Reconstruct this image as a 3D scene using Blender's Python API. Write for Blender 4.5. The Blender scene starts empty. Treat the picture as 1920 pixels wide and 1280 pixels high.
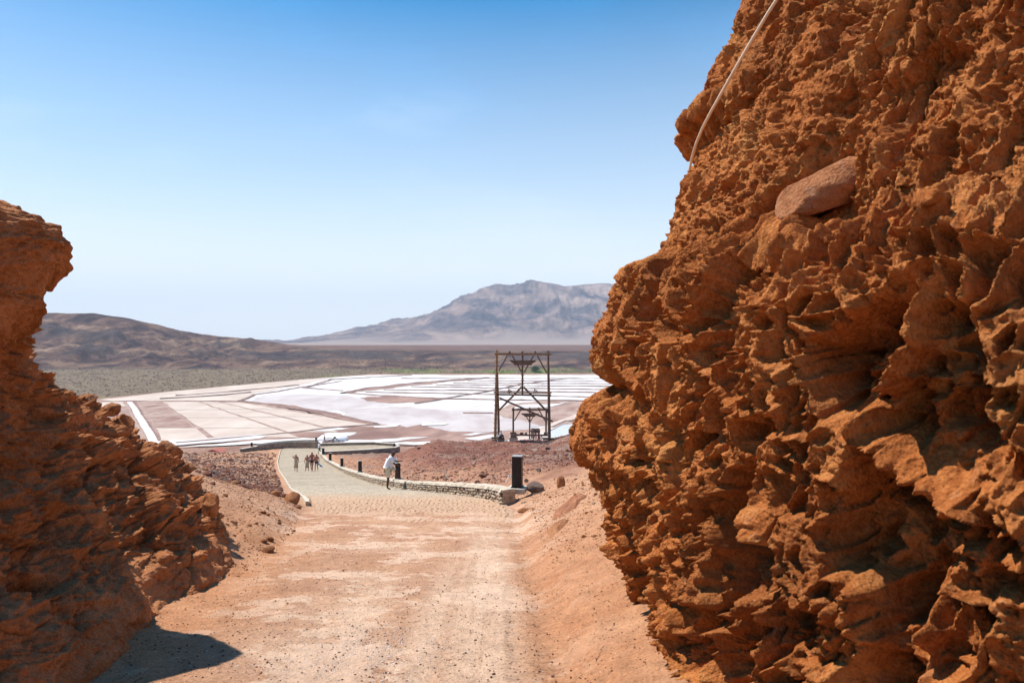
import bpy, math, random
import numpy as np
from mathutils import Vector, Matrix, Quaternion

rng = np.random.default_rng(7)
random.seed(7)
C = bpy.context.scene.collection
scene = bpy.context.scene

# ---------------------------------------------------------------- camera
cam_d = bpy.data.cameras.new('camera')
cam = bpy.data.objects.new('camera', cam_d)
C.objects.link(cam)
cam.location = (0, 0, 0)
cam.rotation_euler = (math.radians(90), 0, 0)
cam_d.sensor_width = 36.0
cam_d.lens = 24.0
cam_d.clip_start = 0.05
cam_d.clip_end = 40000
cam_d.dof.use_dof = True
cam_d.dof.focus_distance = 22.0
cam_d.dof.aperture_fstop = 6.3
scene.camera = cam

# ---------------------------------------------------------------- sky, sun, exposure
SUN = Vector((-0.48, 0.21, 0.85)).normalized()
EL = math.asin(SUN.z)
world = bpy.data.worlds.new('World')
scene.world = world
world.use_nodes = True
wn = world.node_tree
wn.nodes.clear()
wo = wn.nodes.new('ShaderNodeOutputWorld')
wb = wn.nodes.new('ShaderNodeBackground')
sky = wn.nodes.new('ShaderNodeTexSky')
sky.sky_type = 'NISHITA'
sky.sun_disc = False
sky.sun_elevation = EL
sky.sun_rotation = math.atan2(SUN.x, SUN.y)
sky.altitude = 0
sky.air_density = 1.0
sky.dust_density = 0.2
sky.ozone_density = 2.5
wb.inputs['Strength'].default_value = 0.105
# faint high cloud veil, as seen right of the middle of the sky
tc = wn.nodes.new('ShaderNodeTexCoord')
mp = wn.nodes.new('ShaderNodeMapping'); mp.inputs['Scale'].default_value = (1.2, 1.2, 3.4)
cn = wn.nodes.new('ShaderNodeTexNoise'); cn.inputs['Scale'].default_value = 2.6
cn.inputs['Detail'].default_value = 7; cn.inputs['Roughness'].default_value = 0.55
cr = wn.nodes.new('ShaderNodeValToRGB')
cr.color_ramp.elements[0].position = 0.47; cr.color_ramp.elements[0].color = (0, 0, 0, 1)
cr.color_ramp.elements[1].position = 0.74; cr.color_ramp.elements[1].color = (0.17, 0.17, 0.17, 1)
mx = wn.nodes.new('ShaderNodeMix'); mx.data_type = 'RGBA'
mx.inputs[7].default_value = (8.6, 9.0, 9.6, 1)
wn.links.new(tc.outputs['Generated'], mp.inputs['Vector'])
wn.links.new(mp.outputs['Vector'], cn.inputs['Vector'])
wn.links.new(cn.outputs['Fac'], cr.inputs['Fac'])
wn.links.new(cr.outputs['Color'], mx.inputs[0])
wn.links.new(sky.outputs['Color'], mx.inputs[6])
# pale, dusty air low in the sky all round
sx = wn.nodes.new('ShaderNodeSeparateXYZ'); wn.links.new(tc.outputs['Generated'], sx.inputs[0])
hr = wn.nodes.new('ShaderNodeValToRGB')
for p_, v_ in ((0.0, .96), (0.11, .86), (0.24, .50)): 
    e_ = hr.color_ramp.elements.new(p_); e_.color = (v_, v_, v_, 1)
hr.color_ramp.elements[-1].position = 0.47; hr.color_ramp.elements[-1].color = (0, 0, 0, 1)
hr.color_ramp.elements[0].color = (.92, .92, .92, 1)
wn.links.new(sx.outputs['Z'], hr.inputs['Fac'])
m2 = wn.nodes.new('ShaderNodeMix'); m2.data_type = 'RGBA'; m2.inputs[7].default_value = (7.5, 7.75, 8.0, 1)
hs = wn.nodes.new('ShaderNodeHueSaturation'); hs.inputs['Saturation'].default_value = 1.75; hs.inputs['Value'].default_value = 1.06; hs.inputs['Hue'].default_value = 0.49
wn.links.new(mx.outputs[2], hs.inputs['Color'])
wn.links.new(hr.outputs['Color'], m2.inputs[0]); wn.links.new(hs.outputs['Color'], m2.inputs[6])
wn.links.new(m2.outputs[2], wb.inputs['Color'])
wn.links.new(wb.outputs['Background'], wo.inputs['Surface'])

sl = bpy.data.lights.new('sun', 'SUN')
sl.energy = 5.0
sl.angle = math.radians(0.53)
sl.color = (1.0, 0.95, 0.88)
so = bpy.data.objects.new('sun', sl)
C.objects.link(so)
so.rotation_euler = SUN.to_track_quat('Z', 'Y').to_euler()

scene.view_settings.view_transform = 'Standard'
scene.view_settings.look = 'None'
scene.view_settings.gamma = 1
scene.view_settings.use_curve_mapping = False
scene.view_settings.exposure = 0.48
scene.cycles.max_bounces = 6
scene.cycles.diffuse_bounces = 1
scene.cycles.volume_bounces = 0

# ---------------------------------------------------------------- numpy noise
_P = np.tile(rng.permutation(256), 3).astype(np.int64)
_G2 = np.stack([np.cos(np.arange(256) * 2.399963), np.sin(np.arange(256) * 2.399963)], 1).astype(np.float32)
_J = rng.random((256, 2)).astype(np.float32)
_V = rng.random(256).astype(np.float32)
_g3 = rng.normal(size=(256, 3)); _G3 = (_g3 / np.linalg.norm(_g3, axis=1, keepdims=True)).astype(np.float32)

def f32(a): return np.asarray(a, np.float32)
def SS(a, b, x):
    t = np.clip((x - a) / (b - a), 0, 1)
    return t * t * (3 - 2 * t)

def perlin(x, y, s=0):
    xi = np.floor(x).astype(np.int64); yi = np.floor(y).astype(np.int64)
    fx = (x - xi).astype(np.float32); fy = (y - yi).astype(np.float32)
    u = fx * fx * fx * (fx * (fx * 6 - 15) + 10); v = fy * fy * fy * (fy * (fy * 6 - 15) + 10)
    def g(a, b):
        h = _P[((xi + a) & 255) + _P[((yi + b + s * 37) & 255)]]
        gr = _G2[h]
        return gr[..., 0] * (fx - a) + gr[..., 1] * (fy - b)
    n0 = g(0, 0) * (1 - u) + g(1, 0) * u
    n1 = g(0, 1) * (1 - u) + g(1, 1) * u
    return (n0 * (1 - v) + n1 * v) * 1.5

def fbm(x, y, o=4, s=0, gain=0.5, ridged=False):
    a = 1.0; f = 1.0; t = 0; tot = 0
    for i in range(o):
        n = perlin(x * f + 13.7 * i, y * f + 7.1 * i, s + i)
        if ridged: n = 1 - 2 * np.abs(n)
        t = t + a * n; tot += a
        a *= gain; f *= 2.03
    return t / tot

def worley(x, y, s=0, jit=0.95):
    xi = np.floor(x).astype(np.int64); yi = np.floor(y).astype(np.int64)
    F1 = np.full(x.shape, 9, np.float32); F2 = F1.copy(); ID = np.zeros(x.shape, np.int64)
    for a in (-1, 0, 1):
        for b in (-1, 0, 1):
            cx = xi + a; cy = yi + b
            h = _P[(cx & 255) + _P[((cy + s * 37) & 255)]]
            j = _J[h]
            dx = (cx - x).astype(np.float32) + 0.5 + (j[..., 0] - .5) * jit
            dy = (cy - y).astype(np.float32) + 0.5 + (j[..., 1] - .5) * jit
            d = np.sqrt(dx * dx + dy * dy)
            nw = d < F1
            F2 = np.where(nw, F1, np.minimum(F2, d))
            ID = np.where(nw, h, ID)
            F1 = np.where(nw, d, F1)
    return F1, F2, _V[ID & 255]

def taf(x, y, s=0, k=2.2):
    """tafoni: bowl-shaped hollows parted by sharp ridges; 0 at the ridge, -1 in the hollow"""
    F1, F2, r = worley(x, y, s)
    e = np.clip((F2 - F1) * k, 0, 1)
    return -np.sqrt(1 - (1 - e) ** 2) * (0.45 + 0.75 * r)

def knob(x, y, s=0):
    F1, F2, r = worley(x, y, s)
    return np.sqrt(np.clip(1 - (F1 * 1.5) ** 2, 0, 1)) * (0.3 + 0.9 * r)

# ---------------------------------------------------------------- mesh helpers
def tag(o, label=None, cat=None, group=None, kind=None):
    if label: o['label'] = label
    if cat: o['category'] = cat
    if group: o['group'] = group
    if kind: o['kind'] = kind
    return o

def link(name, me, mat=None, parent=None, loc=(0, 0, 0), rot=(0, 0, 0)):
    o = bpy.data.objects.new(name, me)
    C.objects.link(o)
    if me is not None and mat is not None and len(me.materials) == 0: me.materials.append(mat)
    if parent: o.parent = parent
    o.location = loc; o.rotation_euler = rot
    return o

def np_mesh(name, V, F, smooth=True, attrs=None):
    me = bpy.data.meshes.new(name)
    V = np.ascontiguousarray(V, np.float32); F = np.ascontiguousarray(F, np.int32)
    k = F.shape[1]
    me.vertices.add(len(V)); me.loops.add(F.size); me.polygons.add(len(F))
    me.vertices.foreach_set('co', V.ravel())
    me.loops.foreach_set('vertex_index', F.ravel())
    me.polygons.foreach_set('loop_start', np.arange(0, F.size, k, dtype=np.int32))
    if smooth: me.polygons.foreach_set('use_smooth', np.ones(len(F), bool))
    me.update(calc_edges=True)
    if attrs:
        for n, a in attrs.items():
            if a.ndim == 2:
                at = me.color_attributes.new(n, 'FLOAT_COLOR', 'POINT')
                at.data.foreach_set('color', np.ascontiguousarray(a, np.float32).ravel())
            else:
                at = me.attributes.new(n, 'FLOAT', 'POINT')
                at.data.foreach_set('value', np.ascontiguousarray(a, np.float32))
    return me

def grid_faces(nr, nc, wrap=False, flip=False):
    r = np.arange(nr - 1)[:, None]; c = np.arange(nc if wrap else nc - 1)[None, :]
    c2 = (c + 1) % nc
    a = r * nc + c; b = r * nc + c2; d = (r + 1) * nc + c; e = (r + 1) * nc + c2
    q = np.stack([a, b, e, d], -1).reshape(-1, 4)
    return q[:, ::-1] if flip else q

class MB:
    def __init__(s): s.V = []; s.F = []; s.n = 0
    def add(s, V, F):
        V = [tuple(v) for v in V]
        s.V += V; s.F += [tuple(i + s.n for i in f) for f in F]; s.n += len(V)
    def box(s, c, d, R=None, jit=0, taper=1.0):
        vs = []
        for i in range(8):
            v = Vector(((i & 1) - .5, ((i >> 1) & 1) - .5, ((i >> 2) & 1) - .5))
            t = taper if v.z > 0 else 1
            v = Vector((v.x * d[0] * t, v.y * d[1] * t, v.z * d[2]))
            if jit: v += Vector((random.uniform(-jit, jit), random.uniform(-jit, jit), random.uniform(-jit, jit)))
            if R: v = R @ v
            vs.append(v + Vector(c))
        s.add(vs, [(0, 2, 3, 1), (4, 5, 7, 6), (0, 1, 5, 4), (2, 6, 7, 3), (0, 4, 6, 2), (1, 3, 7, 5)])
        return s
    def bar(s, a, b, w, h=None, n=4, w2=None, wob=0, seg=1):
        a = Vector(a); b = Vector(b); h = h or w
        k2 = (w2 / w) if w2 else 1
        d = (b - a).normalized(); up = Vector((0, 1, 0)) if abs(d.y) < .9 else Vector((0, 0, 1))
        x = d.cross(up).normalized(); y = d.cross(x).normalized()
        vs = []; fs = []
        for j in range(seg + 1):
            t = j / seg; c = a.lerp(b, t); k = 1 + (k2 - 1) * t
            if wob and 0 < j < seg: c += x * random.uniform(-wob, wob) + y * random.uniform(-wob, wob)
            for i in range(n):
                an = 2 * math.pi * (i + .5) / n; q = 1 / math.cos(math.pi / n) if n == 4 else 1
                vs.append(c + x * math.cos(an) * w * .5 * q * k + y * math.sin(an) * h * .5 * q * k)
        for j in range(seg):
            for i in range(n):
                i2 = (i + 1) % n
                fs.append((j * n + i, j * n + i2, (j + 1) * n + i2, (j + 1) * n + i))
        fs.append(tuple(range(n))[::-1]); fs.append(tuple(seg * n + i for i in range(n)))
        s.add(vs, fs); return s
    def lathe(s, c, prof, n=12):
        vs = []; fs = []
        for r, z in prof:
            for i in range(n):
                a = 2 * math.pi * i / n
                vs.append((c[0] + r * math.cos(a), c[1] + r * math.sin(a), c[2] + z))
        for j in range(len(prof) - 1):
            for i in range(n):
                i2 = (i + 1) % n
                fs.append((j * n + i, j * n + i2, (j + 1) * n + i2, (j + 1) * n + i))
        fs.append(tuple(range(n))[::-1]); fs.append(tuple((len(prof) - 1) * n + i for i in range(n)))
        s.add(vs, fs); return s
    def mesh(s, name, smooth=False):
        me = bpy.data.meshes.new(name); me.from_pydata(s.V, [], s.F)
        if smooth:
            for p in me.polygons: p.use_smooth = True
        me.update(); return me
    def build(s, name, mat, parent=None, loc=(0, 0, 0), smooth=False, bevel=0):
        o = link(name, s.mesh(name, smooth), mat, parent, loc)
        if bevel:
            m = o.modifiers.new('bevel', 'BEVEL'); m.width = bevel; m.segments = 2; m.limit_method = 'ANGLE'
        return o

def empty(name, loc=(0, 0, 0), rz=0):
    o = bpy.data.objects.new(name, None); C.objects.link(o)
    o.location = loc; o.rotation_euler = (0, 0, rz); o.empty_display_size = .3
    return o

def copy_tree(o, parent=None):
    c = o.copy(); C.objects.link(c)
    if parent: c.parent = parent
    for ch in list(o.children): copy_tree(ch, c)
    return c

F = 1280.0
def at(px, py, d):
    """a photograph pixel seen at distance d along the view -> a point of the place"""
    return Vector(((px - 960) / F * d, d, -(py - 640) / F * d))

# ---------------------------------------------------------------- materials
class NT:
    def __init__(s, name):
        s.m = bpy.data.materials.new(name); s.m.use_nodes = True
        s.t = s.m.node_tree; s.t.nodes.clear()
        s.out = s.t.nodes.new('ShaderNodeOutputMaterial')
        s.b = s.t.nodes.new('ShaderNodeBsdfPrincipled')
        s.t.links.new(s.b.outputs[0], s.out.inputs['Surface'])
        s.b.inputs['Roughness'].default_value = .9
        s.b.inputs['Specular IOR Level'].default_value = .25
        s.co = s.t.nodes.new('ShaderNodeTexCoord').outputs['Object']
    def L(s, a, b): s.t.links.new(a, b)
    def N(s, t, **k):
        n = s.t.nodes.new('ShaderNode' + t)
        for a, v in k.items(): setattr(n, a, v)
        return n
    def mapv(s, sc, src=None):
        n = s.N('Mapping'); n.inputs['Scale'].default_value = sc if hasattr(sc, '__len__') else (sc,) * 3
        s.L(src or s.co, n.inputs['Vector']); return n.outputs[0]
    def noise(s, sc, det=6, rough=.6, dist=0, v=None):
        n = s.N('TexNoise'); n.inputs['Scale'].default_value = sc; n.inputs['Detail'].default_value = det
        n.inputs['Roughness'].default_value = rough; n.inputs['Distortion'].default_value = dist
        s.L(v or s.co, n.inputs['Vector']); return n.outputs['Fac']
    def vor(s, sc, feat='F1', v=None, out='Distance', rnd=1):
        n = s.N('TexVoronoi', feature=feat); n.inputs['Scale'].default_value = sc
        n.inputs['Randomness'].default_value = rnd
        s.L(v or s.co, n.inputs['Vector']); return n.outputs[out]
    def ramp(s, src, stops):
        n = s.N('ValToRGB'); e = n.color_ramp.elements
        while len(e) < len(stops): e.new(.5)
        for i, (p, c) in enumerate(stops):
            e[i].position = p
            e[i].color = (*c, 1) if hasattr(c, '__len__') else (c, c, c, 1)
        s.L(src, n.inputs[0]); return n.outputs[0]
    def mix(s, f, a, b, mode='MIX'):
        n = s.N('Mix', data_type='RGBA', blend_type=mode)
        for i, v in ((0, f), (6, a), (7, b)):
            if hasattr(v, 'is_linked'): s.L(v, n.inputs[i])
            elif i == 0: n.inputs[0].default_value = v
            else: n.inputs[i].default_value = (*v, 1)
        return n.outputs[2]
    def math(s, op, a, b=0, c=None):
        n = s.N('Math', operation=op)
        for i, v in enumerate((a, b) if c is None else (a, b, c)):
            if hasattr(v, 'is_linked'): s.L(v, n.inputs[i])
            else: n.inputs[i].default_value = v
        return n.outputs[0]
    def attr(s, name, out='Fac'): return s.N('Attribute', attribute_name=name).outputs[out]
    def bump(s, hs, strength=.6):
        """hs: list of (height socket, distance in metres)"""
        prev = None
        for h, d in hs:
            n = s.N('Bump'); n.inputs['Strength'].default_value = strength; n.inputs['Distance'].default_value = d
            s.L(h, n.inputs['Height'])
            if prev: s.L(prev, n.inputs['Normal'])
            prev = n.outputs[0]
        s.L(prev, s.b.inputs['Normal'])
    def base(s, c):
        if hasattr(c, 'is_linked'): s.L(c, s.b.inputs['Base Color'])
        else: s.b.inputs['Base Color'].default_value = (*c, 1)
        return s

def simple(name, col, rough=.85, var=.18, sc=8, metal=0, bump=0.0):
    n = NT(name)
    f = n.noise(sc, 5)
    lo = tuple(c * (1 - var) for c in col); hi = tuple(min(1, c * (1 + var)) for c in col)
    n.base(n.ramp(f, [(.3, lo), (.7, hi)]))
    n.b.inputs['Roughness'].default_value = rough; n.b.inputs['Metallic'].default_value = metal
    if bump: n.bump([(n.noise(sc * 3, 6), bump)])
    return n.m

def rock_mat(name, dark, mid, light, dust):
    n = NT(name)
    a = n.ramp(n.noise(1.3, 8, .62, .4), [(.32, dark), (.5, mid), (.68, light)])
    fine = n.ramp(n.noise(26, 8, .72), [(.34, tuple(c * .62 for c in dark)), (.5, mid), (.66, light)])
    c = n.mix(.5, a, fine)
    spk = n.ramp(n.noise(9, 5, .6, 1.2), [(.58, 0.0), (.68, 1.0)])
    c = n.mix(n.math('MULTIPLY', spk, .55), c, dust)
    sandy = n.ramp(n.noise(1.9, 6, .65, .3), [(.54, 0.0), (.64, 1.0)])
    c = n.mix(n.math('MULTIPLY', sandy, .42), c, tuple(min(.8, k * 1.12) for k in light))
    brn = n.ramp(n.noise(1.1, 6, .6, .5, n.mapv((1.3, 1, 1))), [(.36, 1.0), (.46, 0.0)])
    c = n.mix(n.math('MULTIPLY', brn, .45), c, (dark[0] * .8, dark[1] * .95, dark[2] * 1.15))
    pit = n.ramp(n.vor(75), [(.10, .55), (.30, 1.0)])
    c = n.mix(.35, c, pit, 'MULTIPLY')
    n.base(c)
    n.bump([(n.noise(14, 8, .68), .05), (n.noise(55, 7, .7), .022), (n.vor(60, v=n.mapv(1)), .012), (n.noise(190, 4, .7), .006)], .75)
    n.b.inputs['Roughness'].default_value = .95; n.b.inputs['Specular IOR Level'].default_value = .12
    return n.m

M = {}
M['cliff'] = rock_mat('ochre_cliff', (.29, .082, .022), (.53, .165, .042), (.80, .33, .105), (.66, .29, .12))
M['cliff_left'] = rock_mat('rust_cliff', (.34, .115, .040), (.52, .195, .075), (.66, .29, .13), (.62, .31, .16))
M['boulder'] = rock_mat('boulder_stone', (.30, .115, .05), (.44, .19, .085), (.55, .27, .13), (.56, .32, .20))
M['stone_grey'] = rock_mat('grey_stone', (.12, .085, .07), (.22, .15, .12), (.34, .25, .20), (.42, .30, .22))
M['stone_red'] = rock_mat('red_stone', (.13, .050, .032), (.22, .088, .055), (.33, .16, .105), (.40, .24, .17))
M['stone_pale'] = rock_mat('pale_stone', (.30, .20, .14), (.42, .29, .21), (.55, .41, .31), (.58, .48, .40))
M['wood_sunlit'] = simple('sunlit_timber', (.30, .17, .085), .85, .35, 3, 0, .01)  # paler copy of the tower timber, sunlight put into its colour
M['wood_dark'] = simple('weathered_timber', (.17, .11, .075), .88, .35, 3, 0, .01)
M['concrete'] = simple('concrete', (.42, .38, .33), .9, .15, 2.5, 0, .01)
M['concrete_white'] = simple('limewashed_concrete', (.56, .50, .41), .9, .1, 2.5, 0, .01)
M['coping'] = simple('worn_limewash', (.50, .42, .32), .9, .3, 3, 0, .02)
M['iron'] = simple('rusty_iron', (.10, .055, .04), .7, .3, 6)
M['wire'] = simple('steel_cable', (.16, .13, .11), .6)
M['black_metal'] = simple('black_paint', (.022, .019, .018), .5, .4, 7)
M['cap'] = simple('grey_cap', (.32, .31, .31), .5, .1)
M['cloth_white'] = simple('white_cotton', (.80, .80, .83), .9, .06, 30)
M['cloth_cream'] = simple('cream_cotton', (.72, .62, .44), .9, .08, 30)
M['cloth_beige'] = simple('beige_wrap', (.46, .37, .26), .9, .15, 12)
M['cloth_dark'] = simple('dark_swimwear', (.02, .018, .02), .8)
M['cloth_pink'] = simple('pink_cloth', (.68, .24, .26), .85)
M['cloth_green'] = simple('teal_cloth', (.03, .17, .14), .85)
M['cloth_navy'] = simple('navy_cloth', (.02, .03, .07), .85)
M['cloth_blue'] = simple('turquoise_towel', (.02, .34, .62), .85)
M['skin_dark'] = simple('dark_skin', (.10, .042, .026), .6, .1, 9)
M['skin_tan'] = simple('tanned_skin', (.42, .17, .11), .6, .1, 9)
M['hair'] = simple('dark_hair', (.018, .014, .012), .8)
M['hair_grey'] = simple('grey_hair', (.07, .065, .062), .9)
M['yellow'] = simple('yellow_plastic', (.80, .62, .03), .5)
M['bottle'] = simple('pale_bottle', (.72, .76, .84), .25, .05)
M['red_roof'] = simple('red_roof', (.40, .13, .09), .8)
M['pipe'] = simple('pale_pipe', (.76, .60, .44), .5, .1, 6)
M['rope'] = simple('white_cord', (.78, .76, .72), .8)
M['pink_paint'] = simple('faded_red_paint', (.60, .24, .20), .8)
M['salt'] = simple('salt', (.86, .84, .82), .8, .05, 2, 0, .05)
M['salt_chip'] = simple('salt_chips', (.86, .80, .76), .6, .05, 2)
M['leaf'] = simple('green_leaves', (.07, .13, .035), .8, .4, 1)
M['scrub'] = simple('scrub_leaves', (.14, .115, .07), .9, .4, 1)
M['grassy'] = simple('yellow_green_leaves', (.22, .28, .07), .9, .4, .2)
M['bark'] = simple('bark', (.12, .08, .05), .9)

# ---------------------------------------------------------------- shape of the ground
_y = np.arange(-30, 260, .5)
_zp = np.interp(_y, [-30, 0, 4.8, 8, 12, 18, 24, 32, 42, 52, 66, 80, 93, 100, 112, 260],
                [-.4, -1.72, -2.36, -2.82, -3.38, -4.25, -5.38, -6.95, -8.7, -10.3, -12.5, -14.15, -15.4, -16.0, -16.5, -17.2])
_k = np.ones(7) / 7
_zs = np.convolve(np.pad(_zp, 3, 'edge'), _k, 'valid')
def zp(y): return np.interp(y, _y, _zs)
_XR = ([-30, 5, 8, 12, 18, 22, 27, 33, 41, 53, 68, 78, 90, 98, 104], [.25, .22, .10, -.08, -.07, -1.4, -3.4, -5.5, -8.3, -12.4, -17.4, -21.2, -25.3, -27.8, -29])
_XL = ([-30, 0, 5, 8, 12, 17.5, 27, 45, 66, 80, 102], [-2.2, -2.3, -2.6, -3.2, -3.6, -5.06, -8.5, -14.8, -22.4, -27.4, -34.5])
def smooth_edge(t):
    yy = np.arange(-30, 140, .5); v = np.interp(yy, *t)
    v = np.convolve(np.pad(v, 6, 'edge'), np.ones(13) / 13, 'valid')
    return yy, v
_er = smooth_edge(_XR); _el = smooth_edge(_XL)
def XR(y): return np.interp(y, *_er)
def XL(y): return np.interp(y, *_el)

def near_core(X, Y):
    z = zp(Y)
    tr = X - XR(Y); tl = XL(Y) - X
    # bank between road and right wall, then the rough ground beyond the low wall
    wn_ = 1 - SS(14, 24, Y)
    b_near = .40 * np.clip(tr, 0, 4.5) * SS(0, .5, tr)
    B1 = np.interp(Y, [10, 20, 25, 45, 60, 78, 90], [.8, .9, 1.1, 1.75, 1.9, 2.1, 2.0])
    b_far = B1 * SS(0.2, 1, tr / np.interp(Y, [20, 42, 66], [7.5, 10, 17])) * (1 - SS(-12, -15, X) * SS(78, 92, Y))
    skyl = np.interp((X / np.maximum(Y, 1)) * F + 960, [700, 740, 790, 820, 850, 930, 1030, 1055, 1085, 1200, 1500],
                     [866, 853, 835, 826.5, 829.5, 832.5, 830, 820, 812, 790, 700])
    zc = -(skyl - 640) / F * 78
    wm = SS(50, 76, Y) * SS(-15, -10, X)
    zr = z + wn_ * b_near + (1 - wn_) * b_far
    zr = zr * (1 - wm) + (zc + (zp(Y) - zp(78.)) * .55) * wm
    Bl = np.interp(Y, [0, 10, 25, 45, 70, 100], [1.2, 1.2, 1.0, .8, .35, 0])
    wl = SS(14, 22, Y)
    zl = z + (1 - wl) * np.interp(Y, [7.5, 9.5], [.08, .36]) * np.clip(tl, 0, 6) * SS(0, .6, tl) + wl * Bl * SS(0, 8, tl)
    return np.where(tr > 0, zr, np.where(tl > 0, zl, z))
def near_base(X, Y):
    # beyond the brow the ground falls away to the crater floor
    yc = 80 + 24 * SS(-12.5, -17.5, X) - 6 * SS(-36, -39, X)
    z = near_core(X, np.minimum(Y, yc))
    over = np.clip(Y - yc, 0, None)
    z = z - (over * (.30 - .09 * SS(-17.5, -12.5, X)) + .0016 * over ** 2)
    z = z - .5 * SS(93, 96.5, Y) * SS(-29.5, -27.5, X) * (1 - SS(-14, -12, X))
    return np.maximum(z, -40.0)

def rough(X, Y):
    tr = X - XR(Y); tl = XL(Y) - X
    off = np.maximum(SS(0, 1.2, tr), SS(0, 1.2, tl))
    far = SS(19, 26, Y)
    cob = SS(15.5, 17.5, Y) * (1 - off)
    r = fbm(X * .9, Y * .9, 5, 3) * (.025 + .06 * off + .10 * off * far) * (1 - cob * .8)
    r += fbm(X * .5, Y * 1.0, 4, 8) * .045 * (1 - far) * (1 - off)
    r += fbm(X * 6, Y * 6, 3, 5) * (.006 + .018 * off) * (1 - cob)
    # slanting ledges on the right bank
    q = (Y * .55 + X * .9)
    led = fbm(q * 2.6 + .3 * fbm(X, Y, 2, 9), (X * .5 - Y * .3) * .8, 3, 12, ridged=True)
    r += led * .03 * SS(.3, 1.2, tr) * SS(7.5, 9.5, Y) * (1 - far)
    r += fbm(X * .22, Y * .22, 4, 21) * .42 * SS(2, 5, tr) * SS(26, 42, Y)
    r += np.abs(fbm(X * .7, Y * .7, 4, 25)) * .25 * SS(1.5, 5, tr) * SS(26, 42, Y)
    r += fbm(X * .3, Y * .3, 4, 22) * .25 * SS(2, 6, tl) * far
    # sandy lip that laps over the first rows of cobbles
    lip = SS(18.6, 13.6, Y + 2.6 * fbm(X * .55, Y * .5, 4, 14) + .15 * (X + 4))
    r += (-.045 + .085 * lip) * (1 - off) + .016 * fbm(X * 2.6, Y * 2.6, 4, 15) * (1 - off) * SS(12.5, 14.5, Y) * SS(21, 17.5, Y)
    return r

def floor_edge(px): return np.interp(px, [0, 180, 330, 450, 560, 620, 700, 1130, 1900], [400, 474, 550, 624, 711, 765, 840, 853, 700])
def far_base(X, Y):
    r = np.sqrt(X * X + Y * Y)
    Yp = np.maximum(Y, 1e-3)
    px = np.where(Y > 1, 960 + F * np.clip(X / Yp, -2.5, 2.5), np.where(X < 0, -2240, 4160))
    d = np.where(Y > r * .37, Yp, r * .6)
    fe = floor_edge(px)
    toe = np.interp(px, [0, 100, 300, 450, 560, 700, 1130, 1920], [820, 860, 880, 880, 880, 870, 868, 800])
    toe = np.maximum(toe, fe + 12)
    cd = np.interp(px, [0, 100, 300, 420, 560, 700, 1130, 1920], [1180, 1200, 1220, 1280, 1180, 1130, 1120, 1100])
    cy = np.interp(px, [-400, 0, 80, 175, 240, 300, 330, 370, 400, 470, 540, 600, 700, 900, 1130, 1920],
                   [600, 592, 587, 588, 598, 612, 620, 627, 632, 636, 646, 650, 655, 657, 658, 650])
    zc = -(cy - 640) / F * cd
    z = np.full(X.shape, -40.0)
    z = np.where(d > fe, -40 + (SS(fe, toe, d) * .4 + .6 * np.clip((d - fe) / (toe - fe), 0, 1)) * 4.5, z)
    t = np.clip((d - toe) / (cd - toe), 0, 1)
    prof_hill = t ** 1.25
    prof_rim = .30 * SS(0, .55, t) + .08 * t + .47 * SS(.52, .80, t) + .15 * SS(.75, 1, t)
    wh = 1 - SS(400, 560, px)
    pr = prof_hill * wh + prof_rim * (1 - wh)
    z = np.where(d > toe, -35.5 + (zc + 35.5) * pr, z)
    # beyond the crest: a high plain that runs on to the mountain
    pl = -12 + 2.0 * SS(1500, 3000, d)
    tt = SS(0, 1, (d - cd) / 900)
    z = np.where(d > cd, zc * (1 - tt) + pl * tt, z)
    rel = np.clip((d - toe) / 60, 0, 1) * (1 - SS(0, 500, d - cd))
    # gullies and crags
    nz = fbm(X * .006, Y * .006, 6, 31, .55) * 16 + fbm(X * .02 + .6 * fbm(X * .004, Y * .004, 2, 40), Y * .008, 5, 33, .55, True) * 9
    z = z + rel * nz * (.25 + .75 * wh) * np.clip(1.05 - .8 * SS(.75, 1.0, t), .2, 1)
    crag = SS(.05, .35, fbm(X * .008, Y * .012, 4, 36)) * SS(0, .25, t) * (1 - SS(.6, .95, t))
    z = z + crag * 9 * rel * wh
    # mountain
    my = np.interp(px, [300, 480, 545, 600, 700, 760, 800, 830, 850, 880, 905, 935, 960, 985, 1003, 1030, 1060, 1100, 1130, 1200, 1300, 1500, 1750, 2000],
                   [644, 642, 640, 633, 613, 603, 592, 580, 570, 557, 544, 537, 535.5, 533, 530, 534, 540, 537, 535, 540, 558, 600, 636, 644])
    cdm = 5200.
    tm = np.clip((d - 3500) / (cdm - 3500), 0, 1)
    zm = (-(my - 640) / F * cdm + 10) * (.12 * SS(0, .6, tm) + .88 * tm ** 2.0)
    fall = 1 - SS(5400, 7200, d)
    zmn = fbm(X * .0045, Y * .0022, 5, 47, .6, True) * 26 * SS(.2, .6, tm) * (1 - .7 * SS(.85, 1., tm)) + fbm(X * .0011 + .3 * fbm(X * .0005, Y * .0005, 2, 50), Y * .0006, 6, 45, .55, True) * 120 * SS(.1, .45, tm) * (1 - .82 * SS(.82, 1., tm)) * np.clip((640 - my) / 60, 0, 1)
    z = np.where(d > 3500, z + (zm + zmn) * fall, z)
    z = np.where((Y < r * .37) & (r < 1100), np.maximum(z, -14), z)
    return z

def H(X, Y):
    r = np.sqrt(X * X + Y * Y)
    nb = near_base(X, Y)
    nb = np.where(Y < 0, np.interp(-Y, [0, 40], [0, 3]) + zp(0.) + .3 * np.clip(np.abs(X) - 2.5, 0, 6), nb)
    if np.isscalar(r) or r.size == 1: pass
    w = SS(170, 200, r)
    fb = far_base(X, Y)
    return nb * (1 - w) + fb * w

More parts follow.
